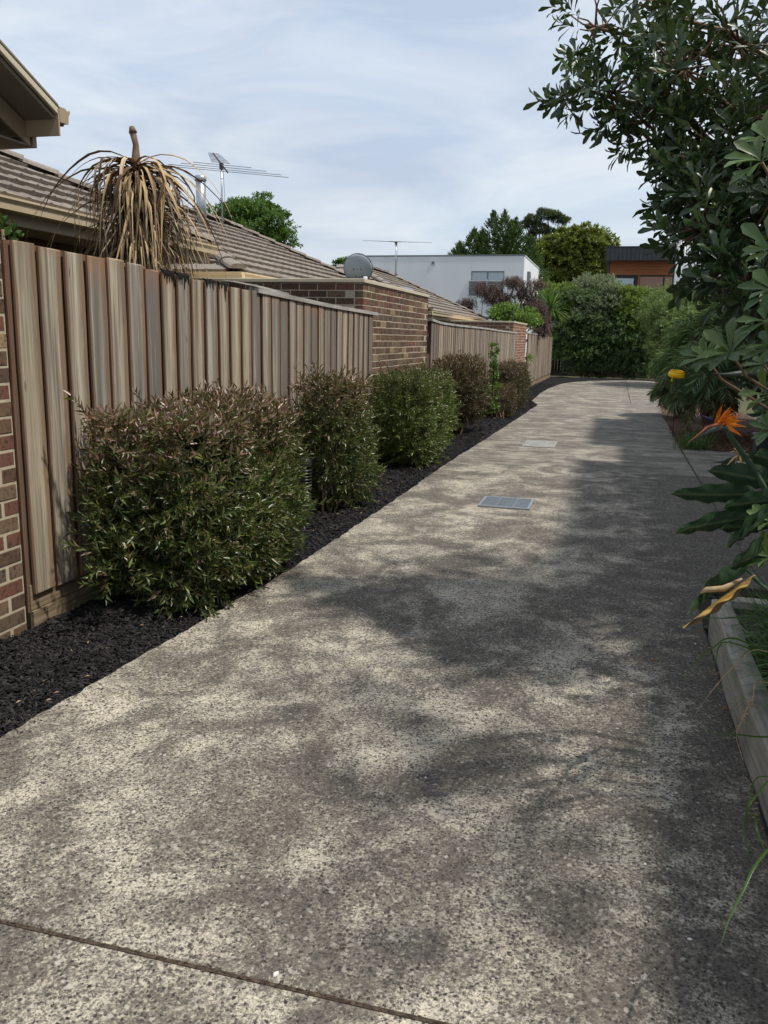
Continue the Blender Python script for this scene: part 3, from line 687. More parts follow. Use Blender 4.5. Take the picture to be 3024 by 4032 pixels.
for k in range(4):
    m_ = MB(); p = c+rm @ Vector(((-.09, .06, -.05, .08)[k], -.035, (.02, .02, -.14, -.14)[k])); m_.tube([p, p+rm @ Vector((0, -.02, 0))], .011, 6); m_.build('bolt', M['black_plastic'], dr)
vp = atY(1587, 1150, 19.0)
dv = tag(empty('roof_vent', (vp.x, 19.0, vp.z-.12)), 'low dark domed roof vent just behind the coping of the clinker brick pier', 'roof vent')
MB().lathe([(.30, 0), (.295, .07), (.26, .15), (.18, .21), (.08, .235), (.01, .24)], 20).build('dome', M['frame'], dv)
MB().lathe([(.36, -.35), (.34, -.02), (.31, .0)], 20).build('flashing', M['bedding'], dv)

# ------------------------------------------------------------------ pale grey flat-roofed building
wb = tag(empty('flat_roofed_building', (-12.7, 67, 0)), 'pale grey rendered flat-roofed two-storey building with louvred windows', 'building')
R0 = Vector(wb.location); YF = 60.0; XL, XR, ZT = -18.9, -6.5, 7.20
def wbox(name, x0, x1, y0, y1, z0, z1, mat, bev=0.): m = MB(); m.box(x0-R0.x, x1-R0.x, y0-R0.y, y1-R0.y, z0-R0.z, z1-R0.z); return m.build(name, mat, wb, bevel=bev)
wins = [(-10.14, -7.83, 4.62, 6.2), (-16.6, -15.45, 4.9, 6.02)]
# front wall built round the openings
xs = [XL, wins[1][0], wins[1][1], wins[0][0], wins[0][1], XR]
m_ = MB()
def bx(x0, x1, z0, z1): m_.box(x0-R0.x, x1-R0.x, YF-R0.y, YF+.3-R0.y, z0, z1)
bx(xs[0], xs[1], -.5, ZT); bx(xs[2], xs[3], -.5, ZT); bx(xs[4], xs[5], -.5, ZT)
for (a, b, c, d) in wins: bx(a, b, -.5, c); bx(a, b, d, ZT)
m_.box(XR-.3-R0.x, XR-R0.x, YF+.3-R0.y, 75-R0.y, -.5, ZT); m_.box(XL-R0.x, XL+.3-R0.x, YF+.3-R0.y, 75-R0.y, -.5, ZT); m_.box(XL+.3-R0.x, XR-.3-R0.x, 74.7-R0.y, 75-R0.y, -.5, ZT)
m_.build('wall', M['white_render'], wb)
wbox('roof', XL+.2, XR-.2, YF+.2, 74.9, ZT-.35, ZT-.2, M['frame'])
wbox('parapet_flashing', XL-.03, XR+.03, YF-.03, YF+.32, ZT+.003, ZT+.09, M['frame'], .01); wbox('parapet_flashing', XR-.32, XR+.035, YF+.33, 75.1, ZT+.003, ZT+.09, M['blind'], .01)
for (a, b, c, d) in wins:
    mid = (a+b)/2 if b-a > 2 else None
    f = wbox('window', a, b, YF+.10, YF+.12, c, d, M['frame'])
    fr = MB()
    for q in ((a, a+.05, c, d), (b-.05, b, c, d), (a+.05, b-.05, d-.06, d), (a+.05, b-.05, c, c+.05)): fr.box(q[0]-R0.x, q[1]-R0.x, YF+.02-R0.y, YF+.10-R0.y, q[2], q[3])
    if mid: fr.box(mid-.04-R0.x, mid+.04-R0.x, YF+.02-R0.y, YF+.1-R0.y, c+.05, d-.06)
    fr.build('frame', M['frame'], f)
    panes = [(a+.05, mid-.04), (mid+.04, b-.05)] if mid else [(a+.05, b-.05)]
    for p in panes:
        g_ = MB(); g_.box(p[0]-R0.x, p[1]-R0.x, YF+.06-R0.y, YF+.07-R0.y, c+.05, d-.06); g_.build('pane', M['glass_pale'], f)
a, b, c, d = wins[0]
lv = wbox('louvre_screen', a-.13, b-.0, YF-.06, YF-.05, c-.05, c-.02, M['frame'])
for k in range(9):
    z = c+.03+k*.108; s_ = MB(); s_.add([(a-.13-R0.x, YF-.10-R0.y, z), (b-.02-R0.x, YF-.10-R0.y, z), (b-.02-R0.x, YF-.03-R0.y, z+.07), (a-.13-R0.x, YF-.03-R0.y, z+.07), (a-.13-R0.x, YF-.10-R0.y, z-.012), (b-.02-R0.x, YF-.10-R0.y, z-.012), (b-.02-R0.x, YF-.03-R0.y, z+.058), (a-.13-R0.x, YF-.03-R0.y, z+.058)],
       [(0, 1, 2, 3), (7, 6, 5, 4), (0, 4, 5, 1), (1, 5, 6, 2), (2, 6, 7, 3), (3, 7, 4, 0)]); s_.build('slat', M['frame'], lv)
for x in (a-.15, (a+b)/2-.03, b-.02): wbox('louvre_post', x, x+.04, YF-.12, YF-.02, c-.08, c+1.02, M['blind'])
wbox('window_sill', a-.05, b+.05, YF-.05, YF+.02, c-.17, c-.1, M['blind'])
v_ = wbox('wall_vent', -13.02, -12.72, YF-.03, YF-.003, 6.62, 6.92, M['blind']); m_ = MB(); m_.box(-12.96-R0.x, -12.78-R0.x, YF-.045-R0.y, YF-.031-R0.y, 6.68, 6.86); m_.build('grille', M['frame'], v_)
def heater(y, z):
    h = wbox('gas_heater', XR+.003, XR+.20, y, y+.75, z, z+.95, M['frame'], .01)
    m = MB(); m.tube([(XR+.2-R0.x, y+.35-R0.y, z+.62), (XR+.23-R0.x, y+.35-R0.y, z+.62)], .09, 10); m.build('exhaust', M['black_plastic'], h)
    for dy in (.12, .3, .5): wbox('pipe', XR+.04, XR+.09, y+dy, y+dy+.06, z-3, z-.002, M['blind'])
heater(62.2, 5.4); heater(73.4, 5.3)
wbox('side_window', XR+.003, XR+.03, 67.5, 68.3, 5.9, 6.4, M['blind'])
wb2 = tag(empty('low_rendered_building', (-5.6, 84, 0)), 'low pale grey rendered building glimpsed behind the dead brown shrub', 'building'); R0 = Vector(wb2.location)
m_ = MB(); m_.box(-9-R0.x, -4.75-R0.x, 80-R0.y, 90-R0.y, -.5, 6.05); m_.build('wall', M['white_render'], wb2)
m_ = MB(); m_.box(-9.05-R0.x, -4.7-R0.x, 79.95-R0.y, 90-R0.y, 6.055, 6.15); m_.build('parapet_flashing', M['frame'], wb2)
m_ = MB(); m_.box(-4.748-R0.x, -4.6-R0.x, 80.8-R0.y, 81.5-R0.y, 4.9, 5.7); m_.build('gas_heater', M['frame'], wb2)

# ------------------------------------------------------------------ charcoal and cedar house
ch = tag(empty('charcoal_house', (2.5, 53, 0), 0), 'charcoal steel and cedar clad house beyond the hedge with a pink-brown panel', 'house'); R0 = Vector(ch.location)
def cbox(name, x0, x1, y0, y1, z0, z1, mat, par=None, bev=0.): m = MB(); m.box(x0-R0.x, x1-R0.x, y0-R0.y, y1-R0.y, z0, z1); return m.build(name, mat, par or ch, bevel=bev)
cbox('wall', -.72, 6.5, 50.3, 57, -.4, 5.96, M['charcoal'])
f = cbox('roof_fascia', -.93, 2.85, 49.5, 57.3, 5.97, 6.66, M['charcoal_pale'])
k = -.93
while k < 2.8: cbox('standing_seam', k, k+.035, 49.44, 49.4975, 5.98, 6.65, M['charcoal'], f); k += .22
cbox('roof_capping', -.96, 2.88, 49.44, 57.35, 6.662, 6.71, M['charcoal'])
for k in range(5): cbox('cedar_board', -.66, 2.72, 50.23+(.0), 50.28, 5.245+k*.148, 5.245+k*.148+.138, M['cedar'])
w = cbox('window', -.66, .86, 50.18, 50.275, 3.4, 5.225, M['black_plastic']); cbox('pane', -.44, .66, 50.16, 50.178, 3.5, 5.06, M['glass_pale'], w)
cbox('cedar_post', .88, .98, 50.2, 50.28, 3.2, 5.235, M['cedar'])
for a, b in ((1.0, 2.23), (2.29, 2.7)):
    q = cbox('pink_brown_panel', a, b, 50.2, 50.28, 3.2, 5.16, M['pink_panel'])
cbox('panel_frame', .985, 2.72, 50.17, 50.285, 5.17, 5.225, M['black_plastic']); cbox('panel_frame', 2.235, 2.285, 50.17, 50.285, 3.2, 5.165, M['black_plastic'])
cbox('wing_wall', -1.05, -.74, 50.2, 55, -.4, 5.3, M['charcoal'])
cbox('white_garage_wall', -.78, .3, 49.2, 49.9, -.4, 4.6, M['white_render'])
cw = tag(empty('corrugated_wall', (4.4, 47.5, 0)), 'pale vertical corrugated steel wall glimpsed through the big tree leaves', 'wall')
V = []; Fq = []; nx = 160
for k in range(nx+1):
    x = -1.75+k*.022; yy = .02*math.sin(k*PI/2.5)
    V += [(x, yy, -.4), (x, yy, 7.4), (x, .6, 7.4), (x, .6, -.4)]
for k in range(nx):
    for j in range(4): Fq.append((k*4+j, k*4+4+j, k*4+4+(j+1) % 4, k*4+(j+1) % 4))
m_ = link('corrugated_sheet', mesh_np('sheet', V, Fq, M['corr']), cw); 
m_ = MB(); m_.box(-1.8, 1.9, -.05, .65, 7.403, 7.55); m_.build('capping', M['charcoal'], cw)

# ------------------------------------------------------------------ townhouse on the right (casts the stepped shade on the drive)
th = tag(empty('grey_townhouse', (6, 9, 0)), 'grey rendered townhouse in the dark behind the plants at the right edge', 'house'); R0 = Vector(th.location)
def tbox(name, x0, x1, y0, y1, z0, z1, mat, bev=0.): m = MB(); m.box(x0-R0.x, x1-R0.x, y0-R0.y, y1-R0.y, z0, z1); return m.build(name, mat, th, bevel=bev)
SX = math.cos(SUN_EL)/math.sin(SUN_EL)*math.cos(SUN_AZ); SY = math.cos(SUN_EL)/math.sin(SUN_EL)*math.sin(SUN_AZ); XW = 3.2
for ya, yb, xe in ((-4, 5.05, .2), (5.05, 12.0, -.38), (12.0, 14.0, .17), (14.0, 19.1, -.33), (19.1, 21.0, .36)):
    H_ = (XW-xe)/SX; tbox('storey_wall', XW, 9, ya+SY*H_, yb+SY*H_-.004, -.4, H_, M['render2'])

# ------------------------------------------------------------------ foliage engine
TPL = {  # template vertices (along, across, lift) and faces
 'diamond': ([(0, 0, 0), (.5, -.5, .12), (1, 0, -.04), (.5, .5, .12)], [(0, 1, 2, 2), (0, 2, 3, 3)]),
}
def nrm_(a): return a/np.maximum(np.linalg.norm(a, axis=-1, keepdims=True), 1e-9)
def leaf_arrays(P, A, Nn, Ln, Wd, kind='narrow'):
    """P base points, A axis, Nn approx normal, Ln length, Wd width"""
    A = nrm_(A); Sd = nrm_(np.cross(A, Nn)); Nv = np.cross(Sd, A)
    if kind == 'narrow': tv = [(0, 0, 0), (.45, -.5, .18), (1, 0, -.12), (.45, .5, .18)]; tf = [(0, 1, 2), (0, 2, 3)]
    elif kind == 'blade': tv = [(0, -.5, 0), (0, .5, 0), (.35, -.45, .10), (.35, .45, .10), (.7, -.3, .06), (.7, .3, .06), (1, 0, -.10)]; tf = [(0, 2, 1), (1, 2, 3), (2, 4, 3), (3, 4, 5), (4, 6, 5)]
    else:  # spatulate
        tv = [(0, 0, 0), (.35, -.22, .05), (.35, .22, .05), (.35, 0, 0), (.75, -.5, .03), (.75, .5, .03), (.75, 0, -.07), (.96, -.2, -.12), (.96, .2, -.12), (1, 0, -.2)]
        tf = [(0, 1, 3), (0, 3, 2), (1, 4, 3), (4, 6, 3), (3, 6, 2), (6, 5, 2), (4, 7, 6), (7, 9, 6), (6, 9, 8), (6, 8, 5)]
    n = len(P); V = np.zeros((n, len(tv), 3))
    for k, (a, b, c) in enumerate(tv): V[:, k] = P + A*(Ln*a)[:, None] + Sd*(Wd*b)[:, None] + Nv*(Ln*c*.6)[:, None]
    tf = np.array(tf); Ff = (tf[None]+(np.arange(n)*len(tv))[:, None, None]).reshape(-1, 3)
    return V.reshape(-1, 3), Ff, len(tv)
def sprigs(C, AX, nl, length, Ll, Wr, spread=.9, kind='narrow', whorl=False, jitter=.35):
    """leaves along short twigs; C tip-base points, AX axis. returns P,A,N,L,W per leaf"""
    n = len(C); AX = nrm_(AX); T = rng.normal(size=(n, 3)); U = nrm_(np.cross(AX, T)); Vv = np.cross(AX, U)
    k = np.tile(np.arange(nl), n); C2 = np.repeat(C, nl, 0); A2 = np.repeat(AX, nl, 0); U2 = np.repeat(U, nl, 0); V2 = np.repeat(Vv, nl, 0)
    f = (k+.5)/nl; az = k*2.4+np.repeat(rng.uniform(0, 6.28, n), nl)
    out = U2*np.cos(az)[:, None]+V2*np.sin(az)[:, None]
    if whorl: P = C2+A2*(f*length)[:, None]; sp = spread*(1.35-.8*f)
    else: P = C2+A2*(f*length)[:, None]; sp = spread*(1.1-.5*f)
    sp = sp+rng.normal(size=len(sp))*.15
    A = A2*np.cos(sp)[:, None]+out*np.sin(sp)[:, None]+rng.normal(size=P.shape)*jitter*.3
    Nn = A2*np.sin(sp)[:, None]-out*np.cos(sp)[:, None]+rng.normal(size=P.shape)*jitter
    Ln = Ll*rng.uniform(.6, 1.15, len(P)); Wd = Ln*Wr*rng.uniform(.8, 1.2, len(P))
    return P, A, Nn, Ln, Wd
def blob(c, r, n, shell=.55, p=2.4):
    """points in a lumpy superellipsoid, biased to the outside; returns points, outward"""
    d = nrm_(rng.normal(size=(n, 3)))
    s = (np.abs(d)**p).sum(1)**(-1/p); rad = (shell+(1-shell)*rng.uniform(0, 1, n)**.6)
    lump = 1+.07*np.sin(d[:, 0]*7+c[0]*5)+.07*np.sin(d[:, 1]*9+c[1]*3)+.06*np.sin(d[:, 2]*8+2)
    q = d*(s*rad*lump)[:, None]*np.array(r); return q+np.array(c), nrm_(d/np.array(r))
def place(root, name, data, mat, kind, tint=None, parts=0, stuff=True):
    """one joined mesh of leaves; the `parts` leaves nearest the camera become objects of their own"""
    P, A, Nn, Ln, Wd = data; R0 = np.array(root.location)
    if parts:
        w = P-np.array([0, 0, EYE]); dist = (w*w).sum(1); dep = w@_F; xx = 1512+F_PX*(w@_R)/dep; yy = 2016-F_PX*(w@_U)/dep
        vis = (dep > .3) & (xx > 0) & (xx < 3024) & (yy > 0) & (yy < 4032)
        sc = np.where(vis, Ln/np.sqrt(dist), 0)*(1+.0*sc_dummy(len(P))); idx = np.argsort(-sc)[:parts]; keep = np.ones(len(P), bool); keep[idx] = False
        An = nrm_(A[idx]); Sd = nrm_(np.cross(An, Nn[idx])); Nv = np.cross(Sd, An)
        for j in range(2): pass
        mv, mf, _ = leaf_arrays(np.zeros((1, 3)), np.array([[1., 0, 0]]), np.array([[0, 0, 1.]]), np.array([1.]), np.array([float(np.median(Wd/Ln))]), kind)
        me = mesh_np('leaf', mv, mf, mat, True)
        for q, i in enumerate(idx):
            o = link('leaf', me, root)
            m = Matrix.Identity(4)
            # template: along +X, across = cross(A,N), normal
            sdv = Sd[q]; av = An[q]; nv = Nv[q]; t0 = np.cross([1., 0, 0], [0, 0, 1.])  # (0,-1,0)
            for r_ in range(3): m[r_][0] = av[r_]*Ln[i]; m[r_][1] = -sdv[r_]*Ln[i]; m[r_][2] = nv[r_]*Ln[i]; m[r_][3] = P[i][r_]-R0[r_]
            o.matrix_local = m
        P, A, Nn, Ln, Wd = P[keep], A[keep], Nn[keep], Ln[keep], Wd[keep]
        if tint is not None: tint = tint[keep]
    V, Ff, k = leaf_arrays(P-R0, A, Nn, Ln, Wd, kind)
    o = link(name, mesh_np(name, V, Ff, mat, kind == 'spat', None if tint is None else np.repeat(tint, k)), root)
    if stuff: o['kind'] = 'stuff'
    return o
def sc_dummy(n): return np.zeros(n)
def limbs(root, name, segs, mat, n=6):
    m = MB(); R0 = Vector(root.location)
    for pts, r0, r1 in segs:
        q = [Vector(p)-R0 for p in pts]; k = len(q); m.tube(q, [r0+(r1-r0)*i/(k-1) for i in range(k)], n)
    return m.build(name, mat, root)
def crooked(a, b, n=4, j=.06):
    a = np.array(a, float); b = np.array(b, float); L_ = np.linalg.norm(b-a)
    return [tuple(a+(b-a)*i/n+(rng.normal(size=3)*j*L_ if 0 < i < n else 0)) for i in range(n+1)]

# ---- hopbush shrubs along the left bed
hop = leafmat('hopbush_leaf', [(.03, .05, .015), (.06, .092, .025), (.10, .14, .038), (.045, .065, .024), (.14, .19, .04), (.15, .115, .05), (.04, .07, .02), (.2, .23, .08)], .36, .2, tint=[(.12, .06, .04), (.17, .09, .07), (.1, .075, .035), (.26, .16, .13), (.085, .08, .032), (.36, .17, .12), (.3, .23, .2)], spec=.6)
hop_g = leafmat('green_hopbush_leaf', [(.05, .085, .02), (.1, .155, .035), (.15, .21, .05), (.08, .11, .035), (.2, .26, .06), (.16, .13, .05), (.05, .085, .025)], .35, .16, tint=[(.08, .075, .03), (.12, .09, .045), (.09, .1, .03), (.13, .075, .05), (.07, .085, .028)], spec=.5)
hop_b = leafmat('brown_hopbush_leaf', [(.04, .04, .018), (.09, .062, .035), (.075, .05, .03), (.11, .075, .045), (.05, .05, .02)], .4, .14, tint=[(.16, .09, .06), (.11, .06, .04), (.13, .08, .05), (.2, .12, .085)], spec=.45)
def shrub(loc, blobs, nspr, ll, label, mat=None, red=.5, parts=0, legs=5, cat='shrub', group='clipped shrubs in the mulch bed'):
    x, y = loc; z = gz(y); root = tag(empty('shrub', (x, y, z)), label, cat, group)
    Ps = []; Ds = []; tot = sum(b[1][0]*b[1][1]*b[1][2] for b in blobs)
    for c, r in blobs:
        n = int(nspr*(r[0]*r[1]*r[2])/tot); p, d = blob(c, r, n, .62, 4.5); Ps.append(p); Ds.append(d)
    P = np.concatenate(Ps); D = np.concatenate(Ds); zmax = max(c[2]+r[2] for c, r in blobs)
    P[:, 0] = np.maximum(P[:, 0], -2.93+rng.uniform(0, .05, len(P))); P[:, 2] = np.maximum(P[:, 2], z+.06); cap_ = zmax-.085+.03*np.sin(P[:, 1]*5.3)+.025*np.sin(P[:, 1]*11+P[:, 0]*9); P[:, 2] = np.where(P[:, 2] > cap_, cap_-np.abs(rng.normal(size=len(P)))*.04, P[:, 2])
    AX = D*.75+np.array([0, 0, .5])+rng.normal(size=P.shape)*.4
    k_ = rng.integers(0, len(P), int(len(P)*.06)); up_ = P[k_, 2] > zmax-.35
    SP = P[k_]; SA = D[k_]*np.where(up_, .5, 1.)[:, None]+np.array([0, 0, .55])+rng.normal(size=SP.shape)*.3; SA = nrm_(SA)
    shoot = [sprigs(SP+SA*(.05+.05*q_), SA, 4, .05, ll, .25, .7) for q_ in range(3)]
    dat = sprigs(P, AX, 9, .10, ll, .25, .85); dat = tuple(np.concatenate([dat[i_]]+[h_[i_] for h_ in shoot]) for i_ in range(5))
    tz = (dat[0][:, 2]-(zmax-.38))/.34 + rng.normal(size=len(dat[0]))*.33; tint = np.clip(tz*red*1.6, 0, 1)+np.where(rng.uniform(size=len(tz)) < .08*red*2, .6, 0)
    place(root, 'foliage', dat, mat or hop, 'narrow', np.clip(tint, 0, 1), parts)
    segs = []
    for k in range(legs):
        b = P[rng.integers(len(P))]; segs.append((crooked((x+rng.normal()*.05, y+rng.normal()*.12, z-.03), (b[0]*.6+x*.4, b[1]*.6+y*.4, max(b[2], z+.5)), 4), .014, .004))
    for k in range(70):
        b = P[rng.integers(len(P))]; segs.append((crooked((b[0]*.4+x*.6, b[1]*.5+y*.5, b[2]*.6+.15), tuple(b), 2), .004, .0018))
    limbs(root, 'stems', segs, M['twig'], 4)
    return root
shrub((-2.52, 5.3), [((-2.5, 4.56, .60), (.36, .46, .54)), ((-2.52, 5.28, .66), (.36, .50, .50)), ((-2.48, 4.95, .38), (.40, .74, .36)), ((-2.62, 4.08, .82), (.10, .14, .34)), ((-2.55, 3.92, .34), (.10, .12, .10))], 6600, .062, 'largest clipped shrub, dark green with purplish tips, nearest the camera', red=.8, parts=240, legs=9)
shrub((-2.5, 7.35), [((-2.56, 7.55, .74), (.26, .38, .46)), ((-2.5, 7.7, .32), (.27, .36, .32)), ((-2.58, 7.95, .62), (.22, .28, .42)), ((-2.5, 7.35, .98), (.14, .16, .18))], 2200, .060, 'second shrub along the fence, green-bronze and upright behind the bollard light', red=.6, parts=60)
shrub((-2.5, 10.45), [((-2.52, 10.5, .68), (.34, .62, .48)), ((-2.48, 10.7, .3), (.32, .55, .3)), ((-2.5, 11.5, .58), (.3, .7, .48)), ((-2.5, 11.2, 1.0), (.16, .3, .16))], 4800, .058, 'greener leafy shrub in front of the clinker brick pier', hop_g, red=.35)
shrub((-2.5, 14.4), [((-2.52, 14.3, .85), (.33, .75, .42)), ((-2.5, 14.9, .55), (.28, .6, .35))], 3200, .058, 'brownish shrub with bare dry lower twigs in front of the middle fence', hop_b, red=.85, legs=9)
shrub((-2.3, 17.95), [((-2.35, 18.6, .30), (.24, .4, .32)), ((-2.3, 18.3, .2), (.2, .3, .2))], 900, .055, 'smallest low rusty-brown shrub beside the green sapling', hop_b, red=.9)
shrub((-2.45, 20.9), [((-2.46, 21.3, .52), (.32, 1.15, .48)), ((-2.45, 21.0, .25), (.3, .9, .28))], 2900, .062, 'farthest clipped shrub, dark bronze, in front of the middle fence end', hop_b, red=.5)
# sapling tied to a stake
sap_m = leafmat('sapling_leaf', [(.06, .13, .02), (.09, .2, .03), (.05, .1, .02), (.12, .24, .04)], .4, .35, spec=.4)
sp_ = tag(empty('sapling', (-2.44, 17.7, gz(17.7))), 'slender bright green sapling on a stake between the brown shrubs', 'young tree')
m_ = MB(); m_.box(-.02, .02, .05, .09, -.1, 1.15); m_.build('stake', M['darkwood'], sp_)
limbs(sp_, 'stem', [([(-2.44, 17.7, -.1), (-2.42, 17.72, .5), (-2.45, 17.68, 1.0), (-2.43, 17.7, 1.62)], .012, .003)], M['twig'], 5)
P = []; AXs = []
for k in range(210):
    z = rng.uniform(.1, 1.55)**1.0; r = .16*(1 if z < .75 else .45)*(1.15 if .35 < z < .8 else .8); a = rng.uniform(0, 6.28); P.append((-2.44+r*math.cos(a)*rng.uniform(.3, 1), 17.7+r*math.sin(a), gz(18)+z)); AXs.append((math.cos(a), math.sin(a), .5))
place(sp_, 'foliage', sprigs(np.array(P), np.array(AXs), 5, .05, .055, .75, 1.0), sap_m, 'narrow')

# ---- bollard light
bl = tag(empty('bollard_light', (-2.42, 6.62, gz(6.6))), 'black ribbed bollard garden light between the two nearest shrubs', 'garden light')
MB().lathe([(.047, -.05), (.047, .34)], 16).build('post', M['black_plastic'], bl)
lv_ = MB()
for k in range(7): lv_.lathe([(.045, .345+k*.026), (.068, .338+k*.026), (.068, .346+k*.026), (.047, .356+k*.026)], 18)
lv_.build('louvres', M['black_plastic'], bl)
MB().lathe([(.062, .525), (.064, .56), (.056, .59), (.035, .612), (.01, .62)], 18).build('cap', M['black_plastic'], bl)
bl.location = (-2.5, 6.66, -.03)

# ---- dead cordyline behind the near fence
dead = NT('dead_frond'); r_ = dead.n('ObjectInfo').outputs['Random']; gN = dead.noise(dead.co('Object', (2, 60, 1), jitter=True), 1.5, 4)
c_ = dead.ramp(r_, [(0, (.48, .33, .16)), (.3, (.58, .44, .25)), (.5, (.3, .18, .09)), (.6, (.66, .55, .38)), (.76, (.14, .085, .05)), (.88, (.045, .03, .024)), (1, (.36, .32, .26))])
c_ = dead.mix(dead.ramp(gN, [(.4, .5), (.6, 0.)]), c_, (.09, .055, .03)); M['dead'] = dead.base(c_, .75, .2)
cp = tag(empty('dead_cordyline', (-3.8, 6.33, 0)), 'dead brown cordyline palm with drooping straw-coloured fronds above the fence', 'dead palm')
m_ = MB(); m_.tube([(0, 0, 0), (.01, 0, 1.2), (0, .0, 2.2), (-.01, .0, 2.85), (0, 0, 3.05), (-.02, -.01, 3.15)], [.11, .095, .075, .045, .024, .027], 10); m_.tube([(-.015, -.01, 3.14), (-.025, -.01, 3.185)], [.034, .02], 9); m_.build('trunk', M['trunk'], cp)
m_ = MB()
for k in range(26):
    z = 2.05+k*.032; a = k*2.4; rr = .085; m_.tube([(rr*.5*math.cos(a), rr*.5*math.sin(a), z), (rr*1.25*math.cos(a), rr*1.25*math.sin(a), z+.04)], [.022, .006], 4)
m_.build('leaf_bases', M['char'], cp)
def frond_mesh(Lf, w, droop, bend, seed):
    r = random.Random(seed); n = 11; V = []; f = []; x = z = 0.; ang = bend; y = 0.; side = r.uniform(-.10, .10); tw = r.uniform(-.5, .5); kink = r.choice([3, 4, 5, 99])
    for i in range(n+1):
        t = i/n; ww = w*(.55+.45*math.sin(PI*min(1, t*1.6+.1)))*(1-t**3)*.5+.0012; ca = math.cos(tw*t*3); sa = math.sin(tw*t*3)
        V += [(x, y-ww*ca, z-ww*sa*.5), (x, y, z-ww*.45), (x, y+ww*ca, z+ww*sa*.5)]
        st = Lf/n; x += st*math.cos(ang); z += st*math.sin(ang); y += side*st
        ang -= droop/n*(1.9 if t < .35 else .85); 
        if i == kink: ang -= r.uniform(.3, .9)
        ang = max(ang, -PI/2-.08)
    for i in range(n):
        for k in range(2): f.append((i*3+k, i*3+k+1, i*3+4+k, i*3+3+k))
    me = bpy.data.meshes.new('frond'); me.from_pydata(V, [], f); me.polygons.foreach_set('use_smooth', [True]*len(f)); me.update(); me.materials.append(M['dead']); return me
fms = [frond_mesh(random.uniform(.95, 1.2), random.uniform(.024, .038), random.uniform(1.5, 2.2), random.uniform(-.1, .5), k) for k in range(12)]
fml = [frond_mesh(random.uniform(1.0, 1.3), random.uniform(.022, .036), random.uniform(.1, .4), random.uniform(-.9, -.4), 40+k) for k in range(10)]
for k in range(290):
    top = k < 110
    z = (2.92-.2*(k/110)) if top else 2.78-.70*((k-110)/180)
    fm = random.choice(fms if top or random.random() < .25 else fml)
    o = link('frond', fm, cp); o.location = (.03*math.cos(k), .03*math.sin(k), z)
    az = k*2.399+random.uniform(-.4, .4)
    o.rotation_euler = (random.uniform(-.3, .3), random.uniform(-.15, .2), az); s_ = random.uniform(.75, 1.1)*(1 if top else .88); o.scale = (s_, s_, s_)
for az, z, l in ((1.75, 2.6, 1.25), (1.5, 2.5, 1.35), (1.62, 2.35, 1.3), (1.35, 2.45, 1.1), (-1.6, 2.86, .95), (1.9, 2.3, 1.35), (1.2, 2.7, 1.1)):
    o = link('frond', frond_mesh(1., .03, 1.15, .42, int(az*100)), cp); o.location = (0, 0, z); o.rotation_euler = (0, 0, az); o.scale = (l, 1, l)

V = []; Fq = []
for k in range(620):      # shredded, tangled remains between the fronds
    fm = fml[k % 10] if k % 3 else fms[k % 12]; az = rng.uniform(0, 6.28); z = rng.uniform(2.0, 2.85); sc_ = rng.uniform(.35, .95); b = len(V)
    ca, sa = math.cos(az), math.sin(az); tx = rng.normal()*.12
    for v in fm.vertices: V.append(((v.co.x*ca-v.co.y*.45*sa)*sc_, (v.co.x*sa+v.co.y*.45*ca)*sc_, z+v.co.z*sc_+v.co.x*tx))
    Fq += [tuple(i+b for i in p.vertices) for p in fm.polygons]
deadl = leafmat('dead_shreds', [(.36, .24, .12), (.52, .4, .24), (.14, .09, .05), (.04, .03, .024), (.28, .18, .1), (.62, .52, .36)], .8, .05, spec=.15, tc=(.3, .2, .1))
o = link('frond_shreds', mesh_np('frond_shreds', V, Fq, deadl), cp); o['kind'] = 'stuff'
# ---- hedge and trees beyond
def clumps(c, r, n, sub, p=2.2, shell=.75):
    k = max(6, int(n/14)); q, d = blob(c, r, k, shell, p); idx = rng.integers(0, k, n); rs = sub*(r[0]*r[1]*r[2])**(1/3)*rng.uniform(.6, 1.3, k)[idx]
    e = nrm_(rng.normal(size=(n, 3))); e[:, 2] = np.abs(e[:, 2])*.9-.15; rad = rng.uniform(.5, 1, n)
    return q[idx]+e*(rs*rad)[:, None], nrm_(e+d[idx]*.6)
def leafy(name, root_loc, blobs, nspr, Ll, mat, label, cat, group=None, trunk=None, wr=.38, nl=7, ln=.16, spread=.9, p=2.2, shell=.6, up=.45, kind='narrow', segs=None, tmat=None, tint=None, sub=.3):
    root = tag(empty(name, root_loc), label, cat, group)
    tot = sum((b[1][0]*b[1][1]*b[1][2])**.67 for b in blobs); Ps = []; Ds = []
    for c, r in blobs:
        n = int(nspr*(r[0]*r[1]*r[2])**.67/tot); n1_ = int(n*(.65 if sub else 0)); q, d = blob(c, r, n-n1_, shell*.8 if sub else shell, p)
        if sub: q[:] = np.array(c)+(q-np.array(c))*.86
        Ps.append(q); Ds.append(d)
        if n1_: q, d = clumps(c, r, n1_, sub, p, .88); Ps.append(q); Ds.append(d)
    P = np.concatenate(Ps); D = np.concatenate(Ds)
    dat = sprigs(P, D+np.array([0, 0, up])+rng.normal(size=P.shape)*.45, nl, ln, Ll, wr, spread)
    place(root, 'crown', dat, mat, kind)
    sg = list(segs or [])
    for c, r in blobs: sg.append((crooked((root_loc[0], root_loc[1], root_loc[2]+.2*(c[2]-root_loc[2])), c, 3), trunk or .05, .012))
    limbs(root, 'trunk', sg, tmat or M['trunk'], 6)
    return root
green1 = leafmat('dark_hedge_leaf', [(.06, .11, .04), (.11, .18, .065), (.16, .25, .095), (.075, .14, .05), (.22, .31, .13), (.03, .06, .02)], .4, .35, spec=.4)
